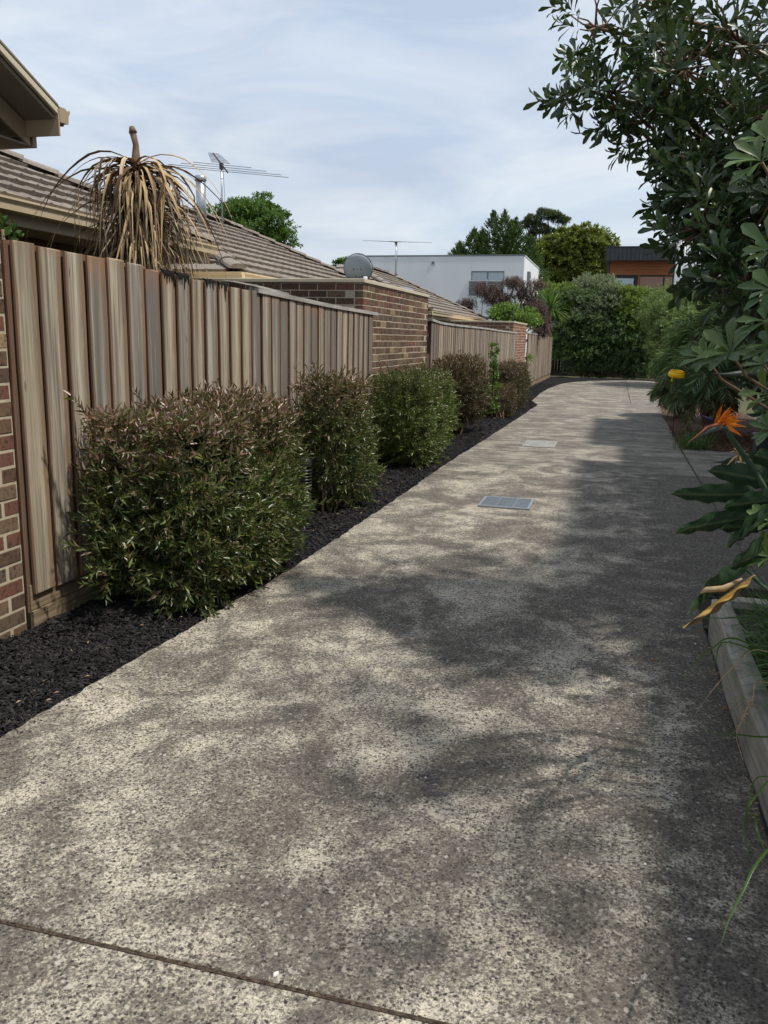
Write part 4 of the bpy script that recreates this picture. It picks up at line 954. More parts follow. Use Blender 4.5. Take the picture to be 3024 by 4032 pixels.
green2 = leafmat('yellowish_leaf', [(.09, .15, .03), (.15, .22, .045), (.2, .28, .06), (.12, .18, .035), (.24, .3, .08)], .45, .4, spec=.3)
silver = leafmat('silvery_leaf', [(.13, .18, .11), (.2, .25, .16), (.28, .31, .2), (.15, .2, .12), (.33, .28, .18)], .5, .3, spec=.3)
olive = leafmat('olive_green_leaf', [(.11, .17, .055), (.16, .225, .075), (.21, .27, .1), (.13, .19, .06)], .45, .25, spec=.3)
c3 = lambda x, y, Y: tuple(atY(1900+x/1.476, 700+y/1.476, Y))
GH = 'shrubs and trees screening the end of the driveway'
leafy('screen_tree', (-.9, 43.3, -.15), [(c3(600, 800, 43), (1.5, .9, 1.2)), (c3(540, 920, 42.8), (1.2, .8, .9)), (c3(720, 900, 43), (1.5, .9, 1.0)), (c3(850, 960, 42.9), (1.3, .8, .9)), (c3(620, 1000, 42.7), (1.1, .7, .6)), (c3(800, 1060, 42.8), (1.2, .6, .5)), (c3(560, 1050, 42.6), (.9, .6, .5)), (c3(900, 1090, 42.8), (1.0, .6, .5)), (c3(480, 940, 42.6), (.75, .6, 1.0)), (c3(950, 900, 42.8), (1.0, .6, 1.2)), (c3(700, 1110, 43.2), (2.2, .6, .4))], 9000, .13, green1, 'dense dark green screening tree with low branching pale trunks at the end of the driveway', 'tree', GH, .06)
leafy('screen_tree', (-1.6, 44.0, -.15), [(c3(620, 690, 43.4), (1.3, .8, .7)), (c3(690, 650, 43.9), (.8, .6, .5)), (c3(540, 720, 43), (.7, .6, .6)), (c3(720, 720, 42.8), (.9, .6, .7)), (c3(620, 600, 43.9), (.4, .4, .3)), (c3(555, 660, 43.5), (.4, .4, .3)), (c3(790, 670, 43.2), (.6, .5, .35)), (c3(640, 780, 42.4), (.8, .4, .5))], 4200, .12, silver, 'silvery grey-green shrub rising highest in the end screen', 'shrub', GH, .05)
leafy('screen_tree', (.3, 43.8, -.15), [(c3(830, 750, 43), (.9, .7, .8)), (c3(900, 800, 42.9), (.9, .7, .9)), (c3(960, 745, 43.3), (.9, .7, .65)), (c3(880, 860, 42.7), (.7, .5, .5))], 4200, .12, green2, 'bright yellow-green shrub in the end screen below the cedar house', 'shrub', GH, .05)
leafy('screen_tree', (2.6, 36.5, -.13), [(c3(1080, 785, 36), (1.0, 1.6, .9)), (c3(1130, 850, 35), (.9, 1.6, .9)), (c3(1060, 860, 36), (.6, 1.4, .6)), (c3(1180, 775, 37), (1.4, 1.6, .8)), (c3(1250, 800, 37), (1.4, 1.6, .9)), (c3(1080, 980, 35), (.7, 1.4, .6))], 8000, .10, olive, 'fine-leaved olive green shrub leaning over the right side of the driveway', 'shrub', GH, .05)
leafy('screen_tree', (-3.6, 43.2, -.15), [(c3(440, 705, 43), (1.1, .6, .6)), (c3(500, 740, 43.2), (.8, .6, .7)), (c3(480, 860, 43.2), (.9, .6, .8)), (c3(390, 730, 43.4), (.6, .5, .5))], 2600, .12, green2, 'light green shrub behind the spiky yucca at the fence end', 'shrub', GH, .05)
# back fence in the dark
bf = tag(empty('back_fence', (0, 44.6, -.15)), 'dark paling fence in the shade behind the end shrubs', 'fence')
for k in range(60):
    m_ = MB(); m_.box(-4.2+k*.15, -4.2+k*.15+.14, -.01+.006*(k % 2), .012+.006*(k % 2), .05, 1.85); m_.build('paling', M['shade_wood'], bf)
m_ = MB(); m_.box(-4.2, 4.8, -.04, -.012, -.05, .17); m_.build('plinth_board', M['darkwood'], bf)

# yucca at fence end
yucm = leafmat('yucca_leaf', [(.05, .12, .025), (.08, .17, .035), (.11, .2, .05)], .35, .2, spec=.45)
def spiky(name, loc, n, Lr, w, mat, label, cat, droop=.6, zc=0., trunk=0., group=None, up=.3):
    root = tag(empty(name, loc), label, cat, group); V = []; Fq = []
    x0, y0, z0 = 0, 0, zc
    for k in range(n):
        az = rng.uniform(0, 6.28); el = rng.uniform(-.5, 1.45); Lf = rng.uniform(*Lr); ww = w*rng.uniform(.7, 1.1); b = len(V); N_ = 5; ang = el; x = 0; z = 0
        for i in range(N_+1):
            t = i/N_; h = ww*.5*math.sin(PI*min(1, .2+t*.8))+.0005; cx, cy = math.cos(az)*x, math.sin(az)*x
            V += [(cx+math.sin(az)*h, cy-math.cos(az)*h, zc+z), (cx-math.sin(az)*h, cy+math.cos(az)*h, zc+z)]
            x += Lf/N_*math.cos(ang); z += Lf/N_*math.sin(ang); ang -= droop/N_
        for i in range(N_): Fq.append((b+2*i, b+2*i+1, b+2*i+3, b+2*i+2))
    o = link('leaves', mesh_np('leaves', V, Fq, mat), root); o['kind'] = 'stuff'
    if trunk: m = MB(); m.tube([(0, 0, -.1), (0, 0, zc)], [trunk, trunk*.7], 8); m.build('trunk', M['trunk'], root)
    return root
yp = atY(2168, 1215, 40.5)
spiky('yucca', (yp.x, 40.5, -.15), 120, (.9, 1.35), .07, yucm, 'spiky green yucca standing above the far end of the fence', 'yucca', .5, yp.z+.15, .09)
# dead brown wattle and bright shrub behind fence
brown = leafmat('dead_feathery_leaf', [(.075, .05, .042), (.11, .075, .062), (.15, .11, .095), (.09, .06, .055)], .8, .05, spec=.15, tc=(.1, .07, .05))
c4 = lambda x, y, Y: tuple(atY(1800+x/2.37, 1000+y/2.37, Y))
def feathery(loc, cl, nspr, label):
    root = tag(empty('dead_shrub', loc), label, 'dead shrub'); Ps = []; 
    tot = sum(r[0]*r[2] for c, r in cl)
    for c, r in cl:
        q, d = blob(c, r, int(nspr*r[0]*r[2]/tot), .2, 2); Ps.append(q)
    P = np.concatenate(Ps); AX = np.stack([rng.normal(size=len(P))*.5, rng.normal(size=len(P))*.5, -1+.0*P[:, 0]], 1)
    place(root, 'foliage', sprigs(P, AX, 12, .22, .10, .13, .7), brown, 'narrow')
    sg = [(crooked((loc[0], loc[1], loc[2]+.5), c, 5, .05), .035, .008) for c, r in cl]
    for k in range(120):
        b = P[rng.integers(len(P))]; c, r = cl[int(np.argmin([np.linalg.norm(b-np.array(c)) for c, r in cl]))]
        sg.append((crooked(c, tuple(b), 2), .008, .003))
    limbs(root, 'branches', sg, M['twig'], 4)
feathery((-4.6, 33.5, -.1), [(c4(90, 440, 33.5), (.36, .3, .26)), (c4(110, 520, 33.5), (.2, .2, .18)), (c4(220, 300, 33.5), (.28, .3, .25)), (c4(330, 350, 33.5), (.42, .4, .42)), (c4(420, 420, 33.5), (.5, .4, .42)), (c4(480, 240, 33.5), (.28, .3, .2)), (c4(570, 250, 33.5), (.3, .3, .3)), (c4(630, 350, 33.5), (.48, .3, .3)), (c4(740, 260, 33.5), (.36, .3, .2)),
    (c4(700, 470, 33.5), (.55, .4, .38)), (c4(760, 580, 33.5), (.52, .4, .5)), (c4(800, 680, 33.5), (.38, .4, .3)), (c4(640, 560, 33.5), (.4, .4, .4))], 2600, 'dead grey-brown feathery shrub drooping above the fence in front of the pale building')
brightg = leafmat('bright_leaf', [(.09, .17, .025), (.13, .24, .035), (.17, .29, .05), (.1, .2, .03)], .4, .3, spec=.4)
leafy('bright_shrub', (-3.7, 31.0, -.1), [(c4(430, 575, 31), (.42, .5, .28)), (c4(530, 570, 31), (.42, .5, .26)), (c4(640, 610, 31), (.4, .5, .24)), (c4(700, 640, 31), (.22, .3, .26)), (c4(400, 600, 31), (.3, .4, .2))], 900, .08, brightg, 'bright fresh green bushy shrub just behind the distant brick pier', 'shrub', wr=.6)
leafy('side_foliage', (-3.35, 29.5, -.1), [(c4(655, 985, 29.75), (.08, .05, .09))], 30, .06, brightg, 'tiny light green sprig poking through the fence by the distant pier', 'weed', wr=.6, trunk=.004)
treeg_ = leafmat('vine_leaf', [(.03, .075, .015), (.05, .11, .02)], .4, .2)
lf = atY(20, 930, 4.6); leafy('vine_sprig', (-3.6, 4.7, 1.2), [(tuple(atY(10, 905, 4.7)), (.05, .1, .05)), (tuple(atY(5, 950, 4.7)), (.05, .1, .05))], 14, .05, treeg_, 'small green vine sprig over the fence corner at the left edge', 'vine', wr=.7, trunk=.004, ln=.05)
# far trees
c1 = lambda x, y, Y: tuple(atY(x/1.3825, 100+y/1.3825, Y))
treeg = leafmat('bright_tree_leaf', [(.045, .1, .02), (.07, .15, .03), (.1, .2, .04), (.06, .12, .025)], .45, .25, spec=.3)
leafy('street_tree', (-13.4, 32, -.1), [(c1(1330, 1030, 32), (1.0, .9, .5)), (c1(1240, 1050, 32), (.75, .8, .45)), (c1(1400, 1010, 32.5), (.8, .8, .4)), (c1(1450, 1080, 32), (.9, .8, .6)), (c1(1370, 1100, 31.5), (1.1, .8, .6)), (c1(1500, 1130, 32), (.8, .7, .5)), (c1(1440, 1180, 32), (1.2, .7, .4)), (c1(1290, 1000, 32.4), (.5, .5, .25)), (c1(1460, 1020, 32), (.3, .3, .2)), (c1(1545, 1170, 32), (.4, .4, .25))], 2600, .13, treeg, 'rounded bright green tree behind the middle tiled roof', 'tree', trunk=.12, wr=.5)
leafy('distant_tree', (-15.6, 50, -.2), [(tuple(atY(1365, 1050, 50)), (.5, .5, .35)), (tuple(atY(1350, 1070, 50)), (.5, .5, .5))], 260, .16, treeg, 'small tip of a tree just left of the satellite dish', 'tree', wr=.5)
oliv2 = leafmat('yellow_olive_leaf', [(.12, .15, .025), (.18, .21, .035), (.24, .26, .045), (.14, .165, .03), (.07, .09, .02)], .4, .2, spec=.45)
ol = [(c3(430, 440, 80), (1.2, 1.2, .9)), (c3(550, 390, 80), (1.3, 1.2, .95)), (c3(660, 400, 80), (1.1, 1.2, .95)), (c3(360, 500, 80), (1.0, 1.1, .8)), (c3(480, 520, 80), (1.5, 1.1, 1.1)), (c3(620, 520, 80), (1.5, 1.1, 1.1)), (c3(430, 600, 80), (1.1, 1.1, .9)), (c3(690, 480, 80), (.8, .9, .9)), (c3(560, 630, 80), (1.8, 1, .9)), (c3(560, 360, 80), (.8, .8, .5)), (c3(330, 470, 80), (.6, .8, .4)), (c3(400, 400, 80), (.6, .8, .4)), (c3(640, 350, 80), (.5, .6, .35)), (c3(700, 420, 80), (.6, .8, .5))]
ol = [(c, tuple(v*1.34 for v in r)) for c, r in ol]
leafy('loquat_tree', (-3.2, 80, -.3), ol, 5800, .38, oliv2, 'large domed yellow-green tree left of the charcoal house', 'tree', trunk=.2, wr=.42, nl=7, ln=.25, shell=.75)
gum_m = leafmat('gum_leaf', [(.05, .07, .03), (.075, .1, .04), (.1, .125, .055), (.06, .08, .035)], .5, .15, spec=.3)
gu = [(c3(380, 215, 90), (1.9, 1.6, .75)), (c3(300, 250, 90), (1.4, 1.3, .8)), (c3(440, 240, 90), (1.4, 1.3, .7)), (c3(470, 250, 90), (.8, .9, .65)), (c3(255, 270, 90), (.8, .9, .7)), (c3(330, 300, 90), (1.5, 1.3, .85)), (c3(390, 320, 90), (1.1, 1.1, .7)), (c3(280, 350, 90), (.9, .9, .7)), (c3(430, 330, 90), (.9, .8, .4)), (c3(340, 390, 90), (1.3, .9, .5))]
gu = [(c, (r[0]*.5, r[1]*.5, r[2]*.42)) for c, r in gu]; gb = c3(345, 430, 90)
leafy('gum_tree', (gb[0], 90, -.4), gu, 2300, .22, gum_m, 'tall open-crowned gum tree between the conifer and the domed tree', 'tree', trunk=.2, wr=.28, nl=8, ln=.3, shell=.5, segs=[(crooked((gb[0], 90, 8), c, 5, .03), .22, .05) for c, r in gu[:8]])
# conifer: tiers of upswept sprays
con_m = leafmat('conifer_leaf', [(.045, .08, .025), (.08, .13, .035), (.12, .175, .045), (.055, .095, .03)], .5, .08, spec=.25)
def conifer(base, apexes, n, label):
    root = tag(empty('conifer', base), label, 'conifer'); P = []; AX = []
    for (ax_, ay, az_, R, h) in apexes:
        for k in range(n):
            t = rng.uniform(0, 1)**.8; z = az_-h*t; r = R*t**.9*rng.uniform(.25, 1.12); a = rng.uniform(0, 6.28)
            a = round(a/.5)*.5+rng.normal()*.1+int(t*12)*.7
            P.append((ax_+r*math.cos(a), ay+r*math.sin(a), z+.35*r*.5)); AX.append((math.cos(a)*min(1, t*3), math.sin(a)*min(1, t*3), .55+1.2*max(0, .4-t)))
    place(root, 'crown', sprigs(np.array(P), np.array(AX), 8, .45, .26, .3, .4), con_m, 'narrow')
    limbs(root, 'trunk', [([(base[0], base[1], base[2]), (base[0], base[1], apexes[1][2]-.5)], .3, .03)], M['trunk'])
a0 = atY(1100+1165/1.3825, 800+85/1.3825, 72); a1 = atY(1100+1225/1.3825, 800+80/1.3825, 72); a2 = atY(1100+1060/1.3825, 800+165/1.3825, 72); a3 = atY(1100+1290/1.3825, 800+110/1.3825, 72); a4 = atY(1100+1370/1.3825, 800+210/1.3825, 72)
conifer((-8.9, 72, -.3), [(a0.x, 72, a0.z+.2, 1.9, 5), (a1.x, 72, a1.z+.2, 1.8, 5.5), (a2.x, 72, a2.z, 1.7, 4), (a3.x, 72, a3.z, 1.7, 5), (a4.x, 72, a4.z, 1.5, 4), (a2.x-1.2, 72, a2.z-1.1, 1.5, 3), ((a0.x+a2.x)/2, 71.5, a0.z-1.3, 1.3, 4), ((a1.x+a3.x)/2+.2, 71.5, a3.z-.3, 1.2, 4)], 560, 'dark spiky conifer behind the pale grey building')

# ---- right-hand planting: pygmy palms
palm_m = leafmat('palm_leaflet', [(.06, .11, .06), (.18, .28, .15), (.3, .42, .24), (.1, .17, .1), (.24, .36, .18)], .4, .22, tint=[(.09, .16, .07), (.26, .4, .16), (.4, .55, .25), (.18, .28, .1)], spec=.5)
palm_dry = leafmat('dry_palm_leaflet', [(.22, .17, .06), (.32, .22, .08), (.17, .15, .05)], .6, .1, spec=.2)
def palm(loc, heads, label, nf=34, Lf=.8, light=0.):  # light: share of paler leaflet colour, in place of sun on the fronds
    root = tag(empty('pygmy_palm', loc), label, 'palm', 'feathery palms along the right of the driveway'); D = {0: [], 1: []}; sg = []
    for hx, hy, hz, sc in heads:
        sg.append((crooked((loc[0], loc[1], loc[2]), (hx, hy, hz), 3, .03), .06, .045))
        for k in range(nf):
            az = k*2.4+rng.uniform(-.2, .2); dry = k < nf*.13; el = (-.5 if dry else rng.uniform(-.1, 1.25)); L_ = Lf*sc*rng.uniform(.8, 1.1); N_ = 17; p = np.array([hx, hy, hz]); ang = el; pts = [tuple(p)]
            for i in range(N_):
                d = np.array([math.cos(az)*math.cos(ang), math.sin(az)*math.cos(ang), math.sin(ang)]); p = p+d*L_/N_; pts.append(tuple(p))
                ang -= 1.55/N_
                s = np.array([-math.sin(az), math.cos(az), 0.]); up = np.cross(d, -s)
                ll = .26*sc*math.sin(PI*(.12+.8*(i/N_)))+.05
                for sg_ in (-1, 1):
                    for q in range(1):
                        pp = p-d*L_/N_*q*.5
                        a = d*.7+s*sg_*.75+np.array([0, 0, .12-i*.03+rng.normal()*.3]); D[int(dry)].append((pp, a, np.array([rng.normal()*.5, -.6+rng.normal()*.4, .8])+d*.2, ll*rng.uniform(.85, 1.1), .010*sc+.004))
            sg.append((pts, .006, .002))
    for k_, mm in ((0, palm_m), (1, palm_dry)):
        if D[k_]:
            P, A, Nn, Ln, Wd = map(np.array, zip(*D[k_])); P = P.astype(float)
            place(root, 'leaflets' if k_ == 0 else 'dry_leaflets', (P, A, Nn, Ln, Wd), mm, 'narrow', np.full(len(P), light) if k_ == 0 else None)
    limbs(root, 'stems', sg, M['twig'], 4)
palm((1.9, 15.6, -.06), [(1.75, 15.4, 1.15, 1.05), (2.2, 15.9, 1.5, 1.1), (1.55, 15.6, .75, .9)], 'nearest feathery palm on the right with yellowing lower fronds', 30, .8, .25)
palm((1.8, 17.6, -.06), [(1.7, 17.4, 1.8, 1.1), (2.2, 17.8, 2.1, 1.1), (1.5, 17.4, 1.2, 1.0)], 'taller feathery palm whose pale arching fronds top the right bed', 30, .85, .8)
palm((1.45, 20.3, -.07), [(1.3, 20.2, 1.15, .95), (1.4, 20.6, .75, .9), (1.6, 20.0, .45, .8), (1.25, 20.9, .45, .75)], 'farther palm clump leaning over the driveway edge behind the yellow reel', 28, .62, .7)
palm((2.7, 13.6, -.05), [(2.7, 13.6, .75, .9), (3.0, 14.2, 1.3, 1.0)], 'shaded low palm at the right behind the orange flower', 26, .7)
yl = atY(2665, 1476, 15.0)
yr_ = tag(empty('yellow_hose_reel', (yl.x, 15.05, yl.z)), 'yellow plastic hose reel caught among the palm fronds', 'hose reel')
m_ = MB(); m_.lathe([(.12, -.04), (.135, -.03), (.135, .03), (.12, .04)], 20); m_.build('drum', M['yellow'], yr_); yr_.rotation_euler = (.16, .08, 0)
m_ = MB(); m_.tube([(.1*math.cos(a_), .1*math.sin(a_), .05) for a_ in np.arange(0, 6.4, .4)], .02, 6); m_.build('coil', M['yellow'], yr_)
m_ = MB(); m_.tube([(-.11, -.02, .0), (-.11, -.02, .07), (-.06, -.02, .075), (-.06, -.02, .02)], .012, 6); m_.build('handle', M['yellow'], yr_)
m_ = MB(); m_.box(-.08, -.06, -.15, -.12, -.09, -.0); m_.box(-.13, .12, -.148, -.137, -.013, -.002); m_.build('bracket', M['yellow'], yr_)
m_ = MB(); m_.tube([(0, .1, -.04), (.15, .3, -1.15)], .007, 6); m_.build('post', M['darkwood'], yr_)
# right beds
bedr = link('garden_bed', mesh_np('garden_bed', [(.5, 13.96, -.085), (3.19, 13.96, -.065), (3.19, 42, -.16), (.5, 42, -.18)], [(0, 1, 2, 3)], M['bedmulch'])); bedr['kind'] = 'structure'
V = []; Fq = []
for i in range(9000):
    x = rng.uniform(1.1, 3.1); y = rng.uniform(13.95, 17) if i < 7000 else rng.uniform(17, 24); l = rng.uniform(.03, .09); a = rng.uniform(0, 6.28); z = gz(y)-.0+rng.uniform(0, .04); w_ = .006; b = len(V)
    dx, dy = math.cos(a)*l, math.sin(a)*l; V += [(x, y, z), (x+dx, y+dy, z+rng.uniform(-.01, .02)), (x+dx*.5-dy*.12, y+dy*.5+dx*.12, z+.006)]; Fq.append((b, b+1, b+2))
litter = leafmat('leaf_litter', [(.12, .055, .03), (.2, .1, .055), (.07, .035, .02), (.25, .15, .09)], .8, .05, spec=.2)
o = link('leaf_litter', mesh_np('leaf_litter', V, Fq, litter), bedr); o['kind'] = 'stuff'
# strappy tufts at the bed corner
grass_m = leafmat('strappy_grass_blade', [(.05, .11, .02), (.06, .14, .025), (.08, .17, .035), (.05, .1, .02)], .35, .3, spec=.4)
def tuft(name, loc, n, hr, w, label, mat=None, cat='grass tuft', group='strappy grass tufts', spreadr=.12, lean=(0, 0), straw=0):
    root = tag(empty(name, loc), label, cat, group); V = []; Fq = []
    for k in range(n):
        az = rng.uniform(0, 6.28); el = rng.uniform(.75, 1.5); Lf = rng.uniform(*hr); b = len(V); N_ = 7; ang = el; bx_, by_ = rng.normal()*spreadr, rng.normal()*spreadr; x = z = 0.; dr = rng.uniform(.6, 2.2)
        for i in range(N_+1):
            t = i/N_; h = w*.5*(1-t**2.5)+.0004; cx, cy = bx_+math.cos(az)*x+lean[0]*z, by_+math.sin(az)*x+lean[1]*z
            V += [(cx+math.sin(az)*h, cy-math.cos(az)*h, z), (cx-math.sin(az)*h, cy+math.cos(az)*h, z)]
            x += Lf/N_*math.cos(ang); z += Lf/N_*math.sin(ang); ang -= dr/N_
        for i in range(N_): Fq.append((b+2*i, b+2*i+1, b+2*i+3, b+2*i+2))
    o = link('blades', mesh_np('blades', V, Fq, mat or grass_m), root); o['kind'] = 'stuff'
    return root
tuft('grass_tuft', (1.3, 14.1, -.05), 160, (.2, .42), .009, 'dark grass tuft at the front corner of the right garden bed')
tuft('grass_tuft', (1.38, 14.6, -.05), 160, (.25, .45), .009, 'grass tuft just behind the bed corner under the palm')
tuft('grass_tuft', (2.6, 12.9, -.05), 120, (.25, .5), .009, 'shaded grass tuft beside the dark planter box')
# dark planter box with small shrub
pb = atY(2985, 1740, 12.6)
pl_ = tag(empty('planter_box', (pb.x+.14, 12.6, gz(12.6))), 'dark square planter box with a small green shrub at the right edge', 'planter')
m_ = MB(); m_.box(-.18, .18, -.18, .18, 0, .40); m_.build('box', M['charcoal'], pl_, bevel=.01)
m_ = MB(); m_.box(-.195, .195, -.195, .195, .403, .43); m_.build('rim', M['frame'], pl_)
dat = blob((pb.x+.14, 12.6, .62), (.22, .22, .2), 170)
place(pl_, 'foliage', sprigs(dat[0], dat[1]+np.array([0, 0, .5]), 7, .05, .04, .55, .9), olive, 'narrow')

# ------------------------------------------------------------------ sleeper planter, near right
ps = tag(empty('sleeper_edging', (.67, 4.9, 0)), 'weathered grey timber sleeper edging the planter at the lower right', 'garden edging')
V = []; ysl = list(np.arange(-2.5, 4.951, .15)); sec = [(-.045, -.05), (-.047, .186), (-.041, .193), (.045, .196), (.055, .185), (.055, -.05)]
for y in ysl:
    w = .006*math.sin(y*3)+.004*math.sin(y*9); V += [(.665-.67+x*1.0+w*(1 if x < 0 else .6), y-4.9, z+.004*math.sin(y*5+x*40)) for x, z in sec]
n = len(sec); f = [tuple(range(n))[::-1], tuple((len(ysl)-1)*n+k for k in range(n))]
for i in range(len(ysl)-1):
    for k in range(n): f.append((i*n+k, i*n+(k+1) % n, (i+1)*n+(k+1) % n, (i+1)*n+k))
me = bpy.data.meshes.new('sleeper'); me.from_pydata(V, [], f); me.update(); me.materials.append(M['sleeper']); link('sleeper', me, ps)
m_ = MB(); m_.box(.06, 2.5, -.05, .05, -.05, .19); m_.build('sleeper', M['sleeper'], ps)
soil = link('planter_soil', mesh_np('planter_soil', [(.715, -2.5, .15), (3.19, -2.5, .15), (3.19, 4.86, .15), (.715, 4.86, .15)], [(0, 1, 2, 3)], M['soil'])); soil['kind'] = 'structure'
strip = link('gap_bed', mesh_np('gap_bed', [(.6, 4.95, -.02), (3.19, 4.95, -.02), (3.19, 6.4, -.04), (.6, 5.6, -.04)], [(0, 1, 2, 3)], M['soil'])); strip['kind'] = 'structure'

# ------------------------------------------------------------------ strappy grass near camera
near_g = leafmat('liriope_blade', [(.04, .10, .016), (.07, .16, .026), (.1, .22, .04), (.05, .12, .02), (.2, .26, .09)], .3, .35, spec=.45)
GG = 'strappy green grass clumps behind the sleeper'
tuft('grass_clump', (1.02, 4.1, .14), 800, (.3, .58), .008, 'green grass clump behind the far end of the sleeper', near_g, 'grass clump', GG, .09)
tuft('grass_clump', (1.0, 3.6, .14), 800, (.3, .55), .008, 'dense green grass clump spilling over the middle of the sleeper', near_g, 'grass clump', GG, .09)
tuft('grass_clump', (1.0, 3.15, .14), 500, (.25, .48), .008, 'grass clump at the right edge nearest the camera above the sleeper', near_g, 'grass clump', GG, .08)
# long single blades arching over the driveway
lb = tag(empty('arching_grass', (.9, 2.6, .14)), 'long single grass blades arching over the lower right of the driveway', 'grass')
def ribbon(m, pts, w, mat, parent, name='blade'):
    pts = [Vector(p) for p in pts]; R0 = Vector(parent.location)
    P = []
    n = 14
    def cr_(p0, p1, p2, p3, t): return .5*((2*p1)+(-p0+p2)*t+(2*p0-5*p1+4*p2-p3)*t*t+(-p0+3*p1-3*p2+p3)*t**3)
    q = [pts[0]]+pts+[pts[-1]]; out_ = []
    for i in range(len(pts)-1):
        for k in range(5): out_.append(cr_(q[i], q[i+1], q[i+2], q[i+3], k/5))
    out_.append(pts[-1]); N_ = len(out_); V = []
    for i, p in enumerate(out_):
        t = (out_[min(i+1, N_-1)]-out_[max(i-1, 0)]).normalized(); sd_ = t.cross(Vector((.2, -1, .35))).normalized(); f_ = i/(N_-1); h = w*.5*(1-f_**3)+.0003
        V += [p-R0-sd_*h, p-R0+t.cross(sd_)*h*.35, p-R0+sd_*h]
    Fq = []
    for i in range(N_-1): Fq += [(3*i, 3*i+1, 3*i+4, 3*i+3), (3*i+1, 3*i+2, 3*i+5, 3*i+4)]
    return link(name, mesh_np(name, V, Fq, mat, True), parent)
s5 = lambda x, y, Y: tuple(atY(2600+x/1.955, 2900+y/1.955, Y)); s4 = lambda x, y, Y: tuple(atY(2400+x/1.58, 2300+y/1.58, Y))
ribbon(None, [s5(1000, 700, 2.1), s5(829, 870, 1.95), s5(720, 1010, 1.9), s5(640, 1180, 1.85), s5(540, 1380, 1.8), s5(462, 1610, 1.75)], .007, grass_m, lb)
ribbon(None, [s5(829, 340, 2.3), s5(750, 440, 2.25), s5(690, 520, 2.2), s5(650, 650, 2.2), s5(660, 800, 2.2), s5(690, 960, 2.15)], .006, grass_m, lb)
ribbon(None, [s5(829, 310, 2.4), s5(735, 325, 2.4), s5(690, 460, 2.4), s5(650, 640, 2.35), s5(605, 800, 2.3)], .004, grass_m, lb)
ribbon(None, [s5(729, 600, 2.2), s5(740, 700, 2.2), s5(780, 820, 2.15), s5(829, 910, 2.1)], .006, grass_m, lb)
ribbon(None, [(.9, 3.0, .3), s4(986, 950, 2.9), s4(800, 936, 2.85), s4(605, 924, 2.8)], .006, grass_m, lb)
ribbon(None, [(.85, 3.7, .25), s4(790, 340, 3.55), s4(640, 400, 3.5), s4(520, 500, 3.45), s4(457, 600, 3.4)], .006, grass_m, lb)
ribbon(None, [(.85, 3.7, .25), s4(740, 360, 3.6), s4(660, 480, 3.5), s4(610, 625, 3.4)], .005, grass_m, lb)
ribbon(None, [(.9, 3.9, .35), s4(860, 215, 3.8), s4(700, 212, 3.75), s4(560, 208, 3.7)], .006, grass_m, lb)
ribbon(None, [(.9, 3.8, .35), s4(980, 150, 3.7), s4(860, 220, 3.7), s4(745, 272, 3.65)], .006, grass_m, lb)
ribbon(None, [(.95, 3.2, .3), s4(986, 420, 3.2), s4(790, 500, 3.2), s4(640, 660, 3.15), s4(508, 850, 3.1)], .003, M['straw'], lb, 'dry_stalk')
ribbon(None, [(.95, 3.1, .3), s4(975, 610, 3.1), s4(890, 710, 3.05), s4(830, 830, 3.0), s4(790, 940, 3.0), s4(820, 1060, 3.0), s4(840, 1110, 3.0)], .004, M['straw'], lb, 'dry_stalk')
sdb = MB()
for k in range(46):
    f_ = k/46; p = Vector(s4(890+(800-890)*f_, 720+(910-720)*f_, 3.03)); sdb.lathe([(.001, -.004), (.0035, 0), (.001, .004)], 5, p+Vector((random.uniform(-.009, .009), 0, random.uniform(-.006, .006)))-Vector(lb.location))
sdb.build('seed_head', M['straw'], lb, kind='stuff')

# ------------------------------------------------------------------ strelitzia
def mat_strel(name, a, b, mid):
    t = NT(name); o_ = t.co('Object'); s_ = t.n('SeparateXYZ', {0: o_}); n = t.noise(o_, 9, 4)
    v = t.n('TexWave', {'Vector': t.n('Mapping', {'Vector': o_, 'Rotation': (0, 0, .25)}).outputs[0], 'Scale': 28., 'Distortion': 1.5, 'Detail': 1}, bands_direction='X').outputs['Fac']
    c = t.ramp(n, [(.3, a), (.7, b)]); c = t.mix(t.ramp(v, [(0, .22), (.25, 0.)]), c, tuple(x*1.7 for x in b))
    c = t.mix(t.ramp(t.math('ABSOLUTE', s_.outputs[1]), [(.002, .9), (.006, 0.)]), c, mid); t.bump(v, .25, .002)
    t.base(c, .33, .5); tr = t.n('BsdfTranslucent'); t.t.links.new(c, tr.inputs[0]); m = t.n('MixShader', {0: .15, 1: t.b.outputs[0], 2: tr.outputs[0]}); t.t.links.new(m.outputs[0], t.out.inputs[0]); return t.m
M['strel'] = mat_strel('strelitzia_leaf', (.028, .055, .03), (.05, .095, .045), (.16, .2, .1))
def mat_yellowleaf():
    t = NT('yellowing_leaf'); o_ = t.co('Object'); s_ = t.n('SeparateXYZ', {0: o_}); n = t.noise(o_, 14, 4)
    c = t.ramp(n, [(.3, (.42, .22, .045)), (.7, (.6, .36, .08))]); c = t.mix(t.ramp(t.math('ADD', s_.outputs[1], t.math('MULTIPLY', n, .02)), [(.0, 0.), (.02, .7)]), c, (.3, .24, .16))
    c = t.mix(t.ramp(s_.outputs[0], [(.36, 0.), (.42, .9)]), c, (.06, .04, .03)); return t.base(c, .5, .4)
M['yleaf'] = mat_yellowleaf()
st = tag(empty('bird_of_paradise', (.95, 3.05, .14)), 'bird of paradise plant with an orange flower and broad dark leaves', 'flowering plant')
SR = Vector(st.location)
